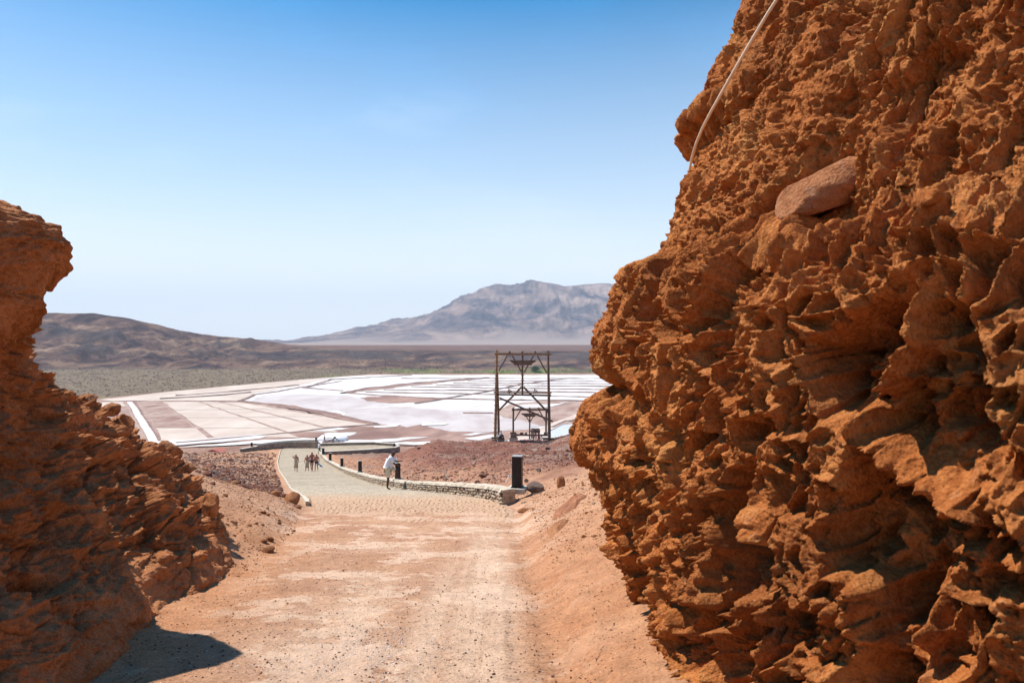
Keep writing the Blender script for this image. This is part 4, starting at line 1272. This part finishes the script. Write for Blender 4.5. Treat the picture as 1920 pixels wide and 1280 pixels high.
def fx_leftbank(r):
    while True:
        y = r.uniform(8, 19); x = (r.uniform(380, 560) - 960) / F * y
        if x < XL(y) - .1: return x, y
scatter(110, fx_left, .30, [1, 1, 7, 5, 8], 'one of the dark broken stones strewn over the slope left of the kerb', 'stones strewn left of the kerb', 1)
scatter(110, fx_mound, .20, [0, 1, 3, 4, 7, 6], 'one of the reddish stones strewn over the mound right of the low wall', 'stones strewn over the red mound', 2)
scatter(46, fx_line, .26, [2, 3, 6, 6, 5], 'one of the pale stones in the row at the foot of the red mound', 'row of stones below the red mound', 3)
scatter(45, fx_bank, .085, [2, 2, 5, 6], 'one of the small orange stones lying on the right sand bank', 'small stones on the right bank', 4)
scatter(45, fx_leftbank, .11, [2, 5, 3], 'one of the small rusty stones below the left slope', 'small stones below the left slope', 5)

def grit(name, n, fx, smin, smax, mat, seed, hz=.6):
    rr = np.random.default_rng(seed)
    P = np.array([fx(rr) for _ in range(n)])
    z = ground_zv(P[:, 0], P[:, 1])
    s = rr.uniform(smin, smax, n) * rr.uniform(.6, 1.3, n) * np.maximum(P[:, 1] / 12, .8) ** .5
    O = np.array([(1, 0, 0), (0, 1, 0), (-1, 0, 0), (0, -1, 0), (0, 0, 1), (0, 0, -1)], float)
    V = O[None] * s[:, None, None] * rr.uniform(.5, 1.2, (n, 6, 1)) * np.array([1, 1, hz]); a = rr.uniform(0, 6.28, n)
    ca, sa = np.cos(a)[:, None], np.sin(a)[:, None]
    V = np.stack([V[..., 0] * ca - V[..., 1] * sa, V[..., 0] * sa + V[..., 1] * ca, V[..., 2]], -1)
    V += np.stack([P[:, 0], P[:, 1], z + s * .2], -1)[:, None]
    Fc = np.array([(0, 1, 4), (1, 2, 4), (2, 3, 4), (3, 0, 4), (1, 0, 5), (2, 1, 5), (3, 2, 5), (0, 3, 5)])
    FF = (Fc[None] + (np.arange(n) * 6)[:, None, None]).reshape(-1, 3)
    o = link(name, np_mesh(name, V.reshape(-1, 3), FF, False), mat); tag(o, kind='stuff'); return o
def gx_track(r):
    y = float(np.exp(r.uniform(math.log(4.2), math.log(17)))); return r.uniform(-2.6 - y * .12, .4), y
def gx_road(r):
    y = float(np.exp(r.uniform(math.log(4.2), math.log(17)))); return r.uniform(-2.6 - y * .12, 1.6), y
def gx_salt(r):
    while True:
        k = r.random()
        if k < .55: y = r.normal(5.45, .38); x = r.normal(-1.05, .32)
        elif k < .8: y = r.normal(5.0, .3); x = r.normal(-1.3, .4)
        else: y = r.normal(5.4, .7); x = r.normal(-1.1, .8)
        if y > 4.2: return float(x), float(y)
grit('pebbles', 5600, gx_road, .003, .013, M['stone_red'], 11)
grit('pebbles', 2600, gx_road, .003, .008, M['stone_pale'], 10)
grit('pebbles', 700, gx_track, .004, .010, M['boulder'], 12)
grit('salt_crystals', 2300, gx_salt, .0025, .0075, M['salt_chip'], 13, .5)
grit('rubble', 7000, fx_mound, .012, .045, M['stone_red'], 14)
grit('rubble', 2600, fx_mound, .012, .035, M['stone_pale'], 15)
grit('rubble', 6000, fx_left, .03, .07, M['stone_red'], 16)
grit('rubble', 2500, fx_left, .02, .06, M['stone_pale'], 17)
grit('rubble', 2600, fx_bank, .008, .022, M['boulder'], 18)
grit('rubble', 1800, fx_leftbank, .008, .024, M['boulder'], 19)

# ---------------------------------------------------------------- timber towers of the old ropeway
def tower_one():
    d = 80.0
    k = 5.567
    def T(zx, zy, dy=0): return at(860 + zx / k, 630 + zy / k, d) + Vector((0, dy, 0)) - o0
    o0 = at(860 + 660 / k, 630 + 1120 / k, d)
    t = empty('timber_tower', tuple(o0)); tag(t, 'tall timber ropeway tower on concrete footings, on top of the red mound', 'tower', 'old ropeway towers')
    wd, wl = M['wood_dark'], M['wood_sunlit']
    def bar(name, a, b, w, mat=wd, dy=0, dy2=None, h=None, n=4, w2=None, parent=t):
        return MB().bar(T(*a, dy), T(*b, dy if dy2 is None else dy2), w, h, n, w2, wob=.015, seg=5).build(name, mat, parent)
    bar('post', (399, 145), (382, 1075), .24, wl, 0, n=7, w2=.36)
    bar('post', (404, 380), (418, 1060), .22, wl, .35, n=7, w2=.34)
    rp = bar('post', (934, 152), (947, 1085), .26, wd, 0, n=7, w2=.40)
    cpst = bar('post', (666, 158), (666, 620), .24, wd, .05, n=7)
    bar('top_beam', (376, 187), (964, 187), .26, wl, -.28, h=.30)
    for x in (533, 666, 800): bar('cross_stub', (x, 165), (x, 165), .2, wd, -.5, .5)
    bar('middle_beam', (366, 585), (968, 591), .17, wl, -.28)
    bar('middle_beam', (378, 611), (968, 620), .20, wd, .30)
    bar('brace', (508, 205), (420, 358), .15, wd, -.1); bar('brace', (822, 205), (918, 384), .15, wd, -.1)
    bar('brace', (560, 205), (655, 372), .14, wd, .1); bar('brace', (782, 205), (682, 378), .14, wd, .1)
    bar('brace', (655, 530), (420, 775), .22, wl, -.12); bar('brace', (678, 530), (930, 792), .22, wd, -.12)
    bar('long_brace', (425, 640), (980, 885), .19, wd, -.42)
    # saddle that carried the rope
    sv = [(530, 250), (805, 250), (800, 268), (770, 283), (762, 302), (580, 302), (572, 283), (545, 268)]
    m = MB(); n = len(sv)
    vs = [T(x, y, -.42) for x, y in sv] + [T(x, y, -.12) for x, y in sv]
    m.add(vs, [tuple(range(n)), tuple(range(2 * n - 1, n - 1, -1))] + [(i, i + n, (i + 1) % n + n, (i + 1) % n) for i in range(n)])
    sd = m.build('saddle', wd, t)
    for x in (600, 666, 740): MB().bar(T(x, 262, -.46), T(x, 262, -.40), .16, n=8).build('bolt', M['iron'], sd)
    for cx in (530, 800):
        m = MB(); c = T(cx, 578, -.12)
        rim = []
        for i in range(10):
            a0 = 2 * math.pi * i / 10; a1 = 2 * math.pi * (i + 1) / 10
            m.bar(c + Vector((math.cos(a0) * .2, 0, math.sin(a0) * .2)), c + Vector((math.cos(a1) * .2, 0, math.sin(a1) * .2)), .07, .16)
        w = m.build('pulley', M['iron'], t)
        mm = MB()
        for a in (0, 1.05, 2.1): mm.bar(c + Vector((math.cos(a) * .18, .01, math.sin(a) * .18)), c - Vector((math.cos(a) * .18, -.01, math.sin(a) * .18)), .035)
        mm.build('spokes', M['iron'], w)
        MB().bar(c + Vector((-.25, 0, -.2)), c + Vector((-.02, 0, .42)), .07).build('fork', M['iron'], w)
        MB().bar(c + Vector((.25, 0, -.2)), c + Vector((.22, 0, .12)), .07).build('fork', M['iron'], w)
    for j, zy in enumerate(range(215, 1000, 46)):
        x = 399 + (382 - 399) * (zy - 145) / 930
        bar('rung', (x - 22, zy), (x + 20, zy + 2), .06, wl, -.2)
    for zy in (325, 408, 460, 517): bar('iron_band', (648, zy), (686, zy), .06, wl, -.12, h=.3)
    for a, b in (((650, 485), (535, 548)), ((690, 485), (742, 515)), ((905, 487), (820, 532))):
        MB().bar(T(*a, -.2), T(*b, -.3), .028, n=5).build('guy_wire', M['wire'], t)
    # footings
    for (x0, x1, y0, y1, dy, mt) in ((325, 462, 1100, 1150, -.9, 'concrete_white'), (405, 478, 1062, 1150, .1, 'concrete'), (352, 400, 1080, 1150, .1, 'concrete'),
                                     (875, 1012, 1104, 1150, -.9, 'concrete_white'), (880, 1006, 1062, 1106, .2, 'concrete_white'), (905, 980, 1085, 1110, -.6, 'concrete')):
        a = T(x0, y0, dy); b = T(x1, y1, dy)
        MB().box(((a.x + b.x) / 2, dy + .3, (a.z + b.z) / 2 - .2), (abs(b.x - a.x), .9, abs(a.z - b.z) + .4), jit=.02).build('footing', M[mt], t)
    for (x0, x1, y, w) in ((345, 402, 1052, .24), (404, 470, 1055, .26), (352, 400, 1078, .2), (872, 1008, 1055, .16), (925, 975, 1078, .22), (930, 975, 1100, .2)):
        bar('sill_timber', (x0, y), (x1, y + 4), w, wd, -.75)
    bar('knee_block', (432, 1000), (445, 1050), .22, wd, -.3)
    return t
tower_one()
def tower_two():
    d = 133.0; k = 5.567
    o0 = at(860 + 740 / k, 630 + 1120 / k, d)
    def T(zx, zy, dy=0): return at(860 + zx / k, 630 + zy / k, d) + Vector((0, dy, 0)) - o0
    t = empty('timber_tower', tuple(o0)); tag(t, 'smaller timber ropeway tower seen through the legs of the tall one', 'tower', 'old ropeway towers')
    wd = M['wood_dark']
    def bar(name, a, b, w, dy=0, dy2=None, h=None, n=4, mat=wd): return MB().bar(T(*a, dy), T(*b, dy if dy2 is None else dy2), w, h, n, wob=.02, seg=4).build(name, mat, t)
    bar('post', (572, 743), (569, 1030), .38, n=7); bar('post', (915, 752), (912, 1030), .38, n=7); bar('post', (742, 748), (742, 1080), .30, .1, n=7)
    bar('top_beam', (553, 763), (932, 765), .34, -.4, h=.36)
    for x in (650, 742, 836): bar('cross_stub', (x, 752), (x, 752), .28, -.7, .6)
    bar('brace', (645, 775), (582, 882), .2); bar('brace', (840, 775), (903, 885), .2)
    bar('brace', (705, 835), (737, 890), .18); bar('brace', (782, 835), (750, 890), .18)
    sv = [(652, 803), (838, 803), (826, 820), (800, 824), (796, 837), (686, 837), (682, 824), (662, 818)]
    m = MB(); n = len(sv); vs = [T(x, y, -.7) for x, y in sv] + [T(x, y, -.25) for x, y in sv]
    m.add(vs, [tuple(range(n)), tuple(range(2 * n - 1, n - 1, -1))] + [(i, i + n, (i + 1) % n + n, (i + 1) % n) for i in range(n)])
    m.build('saddle', wd, t)
    bar('bottom_beam', (548, 1027), (935, 1030), .32, -.4)
    for x in (650, 664, 703): MB().bar(T(x, 1012, -.6), T(x, 1012, -.2), .42, n=8).build('pulley', M['iron'], t)
    for x in (550, 590, 900, 935): bar('packing_block', (x - 12, 1008), (x + 12, 1010), .4, -.5)
    for (x0, x1, y0, y1) in ((529, 617, 1052, 1150), (716, 777, 1074, 1140), (885, 960, 1052, 1150)):
        a = T(x0, y0); b = T(x1, y1)
        MB().box(((a.x + b.x) / 2, .1, (a.z + b.z) / 2), (abs(b.x - a.x), 2.0, abs(a.z - b.z)), jit=.02).build('footing', M['concrete'], t)
    for (x0, x1, y) in ((540, 605, 1042), (545, 600, 1030)): bar('sill_timber', (x0, y), (x1, y), .36, -.9)
tower_two()
def trestle():
    d = 250.0; k = 5.567
    o0 = at(860 + 800 / k, 630 + 1100 / k, d)
    def T(zx, zy, dy=0): return at(860 + zx / k, 630 + zy / k, d) + Vector((0, dy, 0)) - o0
    t = empty('trestle', tuple(o0)); tag(t, 'small dark trestle with faded red struts beside the far canal', 'trestle')
    def bar(name, a, b, w, mat=M['wood_dark'], dy=0, dy2=None): return MB().bar(T(*a, dy), T(*b, dy if dy2 is None else dy2), w, n=4).build(name, mat, t)
    for x in (762, 778, 830, 842): bar('post', (x, 975), (x, 1110), .5, dy=random.uniform(-1, 1))
    bar('head_beam', (752, 985), (850, 985), .6, dy=-1.2); bar('head_beam', (760, 972), (845, 972), .5, dy=1)
    bar('head_beam', (775, 995), (842, 998), .5, dy=-1.4); bar('rail', (735, 992), (770, 995), .4)
    for x0, x1 in ((795, 782), (802, 800), (808, 818)): bar('strut', (x0, 995), (x1, 1110), .35, M['pink_paint'], -.6)
    for x in (800, 815, 790): bar('drum', (x - 6, 978), (x + 6, 978), 1.2, M['iron'], -1.6)
trestle()

# loading ramp by the salt heap
def ramp():
    d = 107.5; o0 = at(612, 838, d)
    def T(px, py, dy=0): return at(px, py, d) + Vector((0, dy, 0)) - o0
    t = empty('loading_ramp', tuple(o0)); tag(t, 'rickety wooden loading ramp beside the white salt heap', 'ramp')
    w = M['wood_dark']
    MB().bar(T(601, 833), T(628, 821.3), .12, 1.0).build('deck', w, t)
    MB().bar(T(606, 818.7, -.5), T(625, 820.6, -.5), .07).build('rail', w, t)
    for a, b in (((613, 828), (613, 831.5)), ((623.5, 824.5), (623.5, 831)), ((626, 823), (626, 830.5)), ((635.5, 825), (635.5, 836.5)), ((604, 832), (604, 838))): MB().bar(T(*a), T(*b), .10).build('post', w, t)
    for a, b in (((628, 821), (632, 823)), ((632, 823), (635.5, 825))): MB().bar(T(*a), T(*b), .09).build('arm', w, t)
    MB().bar(T(613, 829.5), T(635, 833.5), .06).build('tie_rod', M['iron'], t)
    MB().bar(T(630, 823, .3), T(632, 833.5, .3), .05).build('hanging_cord', M['iron'], t)
    MB().box(tuple(T(627.5, 820)), (.28, .5, .22)).build('pulley_block', w, t)
ramp()
# red roofed hut just over the brow
o0 = at(405, 850, 128); t = empty('hut', tuple(o0)); tag(t, 'tiny hut with a red roof beyond the brow of the left slope', 'hut')
MB().box((0, 0, -.7), (2.8, 2.4, 2.4)).build('wall', M['concrete_white'], t)
m = MB(); m.add([(-1.7, -1.5, .45), (1.7, -1.5, .45), (1.7, 1.5, .45), (-1.7, 1.5, .45), (-.1, -1.5, 1.0), (-.1, 1.5, 1.0)], [(0, 1, 4), (1, 2, 5, 4), (2, 3, 5), (3, 0, 4, 5), (0, 3, 2, 1)])
m.build('roof', M['red_roof'], t)

# ---------------------------------------------------------------- people
BASE = dict(pelvis=((0, 0, .96), .125), waist=((0, 0, 1.10), .11), chest=((0, 0, 1.32), .135), neck=((0, 0, 1.48), .055), head=((0, .015, 1.58), .085), crown=((0, .01, 1.68), .078),
            nose=((0, .105, 1.585), .014), earL=((-.085, .0, 1.59), .014), earR=((.085, 0, 1.59), .014),
            shL=((-.17, 0, 1.40), .062), elL=((-.24, -.02, 1.13), .042), wrL=((-.26, .05, .89), .027), haL=((-.26, .07, .82), .034),
            shR=((.17, 0, 1.40), .062), elR=((.24, -.02, 1.13), .042), wrR=((.26, .05, .89), .027), haR=((.26, .07, .82), .034),
            hipL=((-.09, 0, .88), .095), knL=((-.10, .02, .49), .058), anL=((-.10, -.02, .09), .036), toL=((-.11, .13, .035), .032),
            hipR=((.09, 0, .88), .095), knR=((.10, .02, .49), .058), anR=((.10, -.02, .09), .036), toR=((.11, .13, .035), .032))
EDG = [('pelvis', 'waist'), ('waist', 'chest'), ('chest', 'neck'), ('neck', 'head'), ('head', 'crown'), ('head', 'nose'), ('head', 'earL'), ('head', 'earR'),
       ('chest', 'shL'), ('shL', 'elL'), ('elL', 'wrL'), ('wrL', 'haL'), ('chest', 'shR'), ('shR', 'elR'), ('elR', 'wrR'), ('wrR', 'haR'),
       ('pelvis', 'hipL'), ('hipL', 'knL'), ('knL', 'anL'), ('anL', 'toL'), ('pelvis', 'hipR'), ('hipR', 'knR'), ('knR', 'anR'), ('anR', 'toR')]
def skin(name, pts, edges, mat, parent, root, levels=1):
    names = list(pts); me = bpy.data.meshes.new(name)
    me.from_pydata([pts[n][0] for n in names], [(names.index(a), names.index(b)) for a, b in edges], [])
    o = link(name, me, None, parent)
    me.materials.append(mat)
    md = o.modifiers.new('skin', 'SKIN'); md.use_smooth_shade = True
    me.skin_vertices or None
    if not me.skin_vertices: 
        bm_ = None
    lay = me.skin_vertices[0].data
    for i, n in enumerate(names):
        r_ = pts[n][1]; lay[i].radius = (r_, r_) if not hasattr(r_, '__len__') else r_
        lay[i].use_root = (n == root)
    s_ = o.modifiers.new('sub', 'SUBSURF'); s_.levels = levels; s_.render_levels = levels + 1
    return o
def person(label, loc, rz, h=1.75, pose=None, outfit=(), skinm='skin_tan', hair='hair', fingers=False, hairlen=0, build=1.0):
    J = {k: [Vector(v[0]), v[1]] for k, v in BASE.items()}
    for k, v in (pose or {}).items(): J[k][0] = Vector(v)
    for k in ('pelvis', 'waist', 'chest'): J[k][1] *= build
    t = empty('person', loc, rz); t.scale = (h / 1.76,) * 3
    tag(t, label, 'person')
    pts = {k: (tuple(v[0]), v[1]) for k, v in J.items()}
    edges = list(EDG)
    for s in 'LR':
        w = J['wr' + s][0]; a = J['ha' + s][0]; d = (a - w).normalized(); side = d.cross(Vector((0, 0, 1)))
        if side.length < .1: side = Vector((0, 1, 0))
        side.normalize()
        if fingers:
            for i, (o_, L) in enumerate(((-.026, .066), (-.009, .076), (.009, .072), (.026, .056))):
                n1, n2 = f'f{i}a{s}', f'f{i}b{s}'
                pts[n1] = (tuple(a + d * L * .55 + side * o_), .0085); pts[n2] = (tuple(a + d * L + side * o_ - Vector((0, 0, .02))), .007)
                edges += [('ha' + s, n1), (n1, n2)]
            pts['th' + s] = (tuple(a - side * .045 + d * .012), .009); edges.append(('ha' + s, 'th' + s))
    skin('body', pts, edges, M[skinm], t, 'pelvis')
    c = (J['head'][0] + J['crown'][0]) / 2
    up = (J['crown'][0] - J['head'][0]).normalized()
    hp = {'a': (tuple(c + up * .035 + Vector((0, -.022, 0))), .097), 'b': (tuple(c - up * .02 + Vector((0, -.035, 0))), .085)}
    he = [('a', 'b')]
    if hairlen: hp['c'] = (tuple(c - up * hairlen + Vector((0, -.05, 0))), .06); he.append(('b', 'c'))
    skin('hair', hp, he, M[hair], t, 'a')
    def g(k, r_, dv=(0, 0, 0)): return (tuple(J[k][0] + Vector(dv)), r_)
    def between(a, b, f, r_): return (tuple(J[a][0].lerp(J[b][0], f)), r_)
    for kind, m_ in outfit:
        if kind == 'shirt':
            skin('shirt', {'p': g('pelvis', .175 * build, (0, 0, -.02)), 'w': g('waist', .172 * build), 'c': g('chest', .165 * build), 'n': between('chest', 'neck', .75, .07),
                           'sl': g('shL', .085), 'el': between('shL', 'elL', .85, .072), 'sr': g('shR', .085), 'er': between('shR', 'elR', .85, .072)},
                 [('p', 'w'), ('w', 'c'), ('c', 'n'), ('c', 'sl'), ('sl', 'el'), ('c', 'sr'), ('sr', 'er')], M[m_], t, 'w')
        if kind == 'shorts':
            skin('shorts', {'p': g('pelvis', .15 * build), 'hl': g('hipL', .12), 'kl': between('hipL', 'knL', .95, .088), 'hr': g('hipR', .12), 'kr': between('hipR', 'knR', .95, .088)},
                 [('p', 'hl'), ('hl', 'kl'), ('p', 'hr'), ('hr', 'kr')], M[m_], t, 'p')
        if kind == 'trunks':
            skin('trunks', {'p': g('pelvis', .142), 'hl': g('hipL', .108), 'kl': between('hipL', 'knL', .3, .088), 'hr': g('hipR', .108), 'kr': between('hipR', 'knR', .3, .088)},
                 [('p', 'hl'), ('hl', 'kl'), ('p', 'hr'), ('hr', 'kr')], M[m_], t, 'p')
        if kind == 'top':
            skin('swim_top', {'a': g('chest', .143, (0, 0, -.02)), 'b': g('chest', .140, (0, 0, .05))}, [('a', 'b')], M[m_], t, 'a')
        if kind == 'wrap':
            MB().lathe((0, 0, 0), [(.15, 1.04), (.175, .95), (.18, .8), (.17, .6), (.185, .36)], 14).build('wrap_skirt', M[m_], t, smooth=True)
        if kind == 'robe':
            MB().lathe((0, 0, 0), [(.16, 1.36), (.17, 1.2), (.16, 1.05), (.18, .9), (.2, .65), (.21, .40)], 14).build('robe', M[m_], t, smooth=True)
    return t
walkL = dict(knL=(-.09, .16, .50), anL=(-.09, .24, .10), toL=(-.10, .39, .04), knR=(.09, .02, .50), anR=(.10, -.20, .12), toR=(.10, -.07, .04))
walkR = dict(knR=(.09, .14, .50), anR=(.09, .18, .10), toR=(.10, .33, .04), knL=(-.09, .02, .50), anL=(-.10, -.14, .12), toL=(-.10, -.01, .04))
def gp(px, y, extra=0.03): 
    x = (px - 960) / F * y; return (x, y, float(zp(y)) + extra)
# the man in white by the second bollard; he faces right
lean = dict(waist=(0, .04, 1.10), chest=(0, .12, 1.31), neck=(0, .19, 1.46), head=(0, .24, 1.55), crown=(0, .27, 1.65), nose=(0, .335, 1.53), earL=(-.085, .24, 1.56), earR=(.085, .24, 1.56),
            shL=(-.18, .13, 1.39), elL=(-.23, .34, 1.17), wrL=(-.14, .52, 1.20), haL=(-.11, .59, 1.20), shR=(.18, .12, 1.39), elR=(.24, .28, 1.14), wrR=(.17, .46, 1.05), haR=(.15, .54, 1.05),
            knL=(-.12, .38, .84), anL=(-.12, .42, .47), toL=(-.12, .56, .42))
mx_, my_, mz_ = gp(727, 31.2)
person('man in a white shirt and cream shorts leaning over a bollard', (mx_, my_, mz_), math.radians(-80), 1.86, lean, [('shirt', 'cloth_white'), ('shorts', 'cloth_cream')], 'skin_dark', 'hair_grey', True, build=1.15)
# things on top of that bollard
bx1, by1, bz1 = bpos[1]; top = bz1 + .966 * .92
m = MB().lathe((0, 0, 0), [(.04, 0), (.042, .02), (.042, .16), (.02, .21), (.018, .24)], 12)
o = m.build('bottle', M['bottle'], None, (bx1 - .06, by1 - .03, top), smooth=True); tag(o, 'pale plastic bottle standing on the bollard in front of the man', 'bottle')
MB().lathe((0, 0, 0), [(.022, .24), (.022, .27)], 10).build('bottle_cap', M['cloth_white'], o)
o = MB().lathe((0, 0, 0), [(.038, 0), (.05, .11), (.046, .11), (.036, .012)], 12).build('cup', M['yellow'], None, (bx1 + .02, by1 - .08, top)); tag(o, 'yellow cup beside the bottle on the bollard', 'cup')
# walkers on the cobbles
d1 = 64.0
person('woman in a beige robe walking on the left of the path, hand to her head', gp(555, d1 - 1), math.radians(200), 1.66,
       dict(walkL, elR=(.34, .05, 1.42), wrR=(.16, .08, 1.56), haR=(.10, .06, 1.62)), [('robe', 'cloth_beige')], hairlen=.06)
person('woman in a pale wrap skirt and bikini top, left of the walking trio', gp(576, d1), math.radians(178), 1.62, walkR, [('wrap', 'cloth_beige'), ('top', 'cloth_pink')], hairlen=.05)
person('tall bare chested man in dark trunks, middle of the walking trio', gp(585, d1 + .3), math.radians(182), 1.88, walkL, [('trunks', 'cloth_dark')], build=1.12)
tr_ = person('bare backed person in dark trunks holding a towel, right of the trio', gp(593.5, d1 - .2), math.radians(180), 1.70, walkR, [('trunks', 'cloth_dark')])
q = gp(598.5, d1 - .3)
m = MB()
gx, gy = 9, 5; vs = []; fs = []
for i in range(gx):
    for j in range(gy):
        t_ = i / (gx - 1); vs.append((t_ * .42 - .10, .05 * math.sin(j * 1.7 + i), -.30 * t_ + (j / (gy - 1) - .5) * .20 * (1 - .8 * abs(t_ - .35)) + .03 * math.sin(i * 1.4)))
for i in range(gx - 1):
    for j in range(gy - 1): a = i * gy + j; fs.append((a, a + gy, a + gy + 1, a + 1))
m.add(vs, fs); o = m.build('towel', M['cloth_blue'], None, (q[0], q[1], q[2] + .70), smooth=True)
so_ = o.modifiers.new('solid', 'SOLIDIFY'); so_.thickness = .015
tag(o, 'turquoise towel hanging from the hand of the rightmost trio walker', 'towel')
person('person in a white top with navy scarf and teal shorts at the path end', gp(598.5, 93), math.radians(-60), 1.72, dict(walkR, elR=(.3, .12, 1.2), wrR=(.38, .30, 1.30), haR=(.4, .36, 1.32)), [('shirt', 'cloth_white'), ('shorts', 'cloth_green')], 'skin_dark')
p_ = at(608.3, 830.3, 107.3)
person('shirtless person climbing the wooden loading ramp', tuple(p_), math.radians(-70), 1.45, walkL, [('trunks', 'cloth_beige')])
p_ = at(860 + 430 / 5.567, 630 + 1068 / 5.567, 79.0)
sit = dict(pelvis=(0, 0, .52), waist=(0, .03, .66), chest=(0, .08, .86), neck=(0, .12, 1.0), head=(0, .14, 1.09), crown=(0, .14, 1.19), nose=(0, .235, 1.09), earL=(-.085, .13, 1.1), earR=(.085, .13, 1.1),
           shL=(-.17, .08, .94), elL=(-.22, .2, .72), wrL=(-.14, .38, .66), haL=(-.1, .45, .66), shR=(.17, .08, .94), elR=(.22, .2, .72), wrR=(.14, .38, .66), haR=(.1, .45, .66),
           hipL=(-.09, .06, .48), knL=(-.12, .42, .56), anL=(-.12, .44, .12), toL=(-.12, .58, .06), hipR=(.09, .06, .48), knR=(.12, .42, .56), anR=(.12, .44, .12), toR=(.12, .58, .06))
person('person in a white shirt sitting on the left footing of the tall tower', (p_.x, p_.y, p_.z - .25), math.radians(-100), 1.75, sit, [('shirt', 'cloth_white'), ('shorts', 'cloth_dark')], 'skin_dark')

# ---------------------------------------------------------------- far tree and scrub
def leaf_cloud(n, rad, size, seed, center=(0, 0, 0)):
    rr = np.random.default_rng(seed)
    cl = rr.normal(size=(14, 3)); cl /= np.linalg.norm(cl, axis=1, keepdims=True); cl *= rr.uniform(.3, .85, (14, 1)) * np.array(rad)
    c = cl[rr.integers(14, size=n)] + rr.normal(size=(n, 3)) * np.array(rad) * .22
    a = rr.normal(size=(n, 3)); a /= np.linalg.norm(a, axis=1, keepdims=True); b = np.cross(a, rr.normal(size=(n, 3))); b /= np.linalg.norm(b, axis=1, keepdims=True)
    s = size * rr.uniform(.6, 1.3, (n, 1))
    V = np.stack([c - a * s, c + b * s * .6, c + a * s, c - b * s * .6], 1) + np.array(center)
    return V.reshape(-1, 3), np.arange(n * 4).reshape(-1, 4)
o0 = at(1003.5, 699.5, 858); o0.z = -39.2
t = empty('tree', tuple(o0)); tag(t, 'lone round green tree at the far edge of the salt pans', 'tree')
MB().bar((0, 0, -.5), (.1, 0, 3.0), .7, n=8, w2=.35, seg=3, wob=.1).build('trunk', M['bark'], t)
V_, F_ = leaf_cloud(1600, (4.6, 4.2, 3.6), .5, 3, (0, 0, 5.0)); link('crown', np_mesh('crown', V_, F_, False), M['leaf'], t)
def bushes(name, n, fx, smin, smax, mat, seed):
    rr = np.random.default_rng(seed); P = np.array([fx(rr) for _ in range(n)]); z = H(P[:, 0], P[:, 1])
    Vs = []; k = 7
    for i in range(k):
        a = rr.normal(size=(n, 3)) * .5; a[:, 2] = np.abs(a[:, 2]) * .8
        s = rr.uniform(smin, smax, (n, 1)); q = rr.normal(size=(n, 3, 3)) * .5; q[..., 2] = np.abs(q[..., 2])
        Vs.append((q + a[:, None] * .6) * s[:, None] + np.stack([P[:, 0], P[:, 1], z - .1], -1)[:, None])
    V = np.concatenate(Vs).reshape(-1, 3)
    o = link(name, np_mesh(name, V, np.arange(len(V)).reshape(-1, 3), False), mat); tag(o, kind='stuff')
def bx_edge(r):
    px = r.uniform(850, 1140); fe_ = float(floor_edge(np.array([px]))[0]); d = fe_ + abs(r.normal()) * 10 + 1; return (px - 960) / F * d, d
def bx_plain(r):
    px = r.uniform(60, 860); fe_ = float(floor_edge(np.array([px]))[0]); d = fe_ + r.uniform(4, 900 - fe_ + 120) ; return (px - 960) / F * d, d
bushes('shrubs', 420, bx_edge, .5, 1.3, M['grassy'], 21)
bushes('scrub', 4200, bx_plain, .4, 1.0, M['scrub'], 22)

# ---------------------------------------------------------------- the air
m = MB().box((0, 0, 225), (14800, 14800, 550))
hz = NT('haze_air'); hz.t.nodes.remove(hz.b)
pv = hz.N('VolumePrincipled'); pv.inputs['Density'].default_value = 0.95e-4; pv.inputs['Color'].default_value = (.62, .79, 1, 1); pv.inputs['Anisotropy'].default_value = 0
hz.L(pv.outputs[0], hz.out.inputs['Volume'])
o = m.build('haze', hz.m); tag(o, kind='stuff')
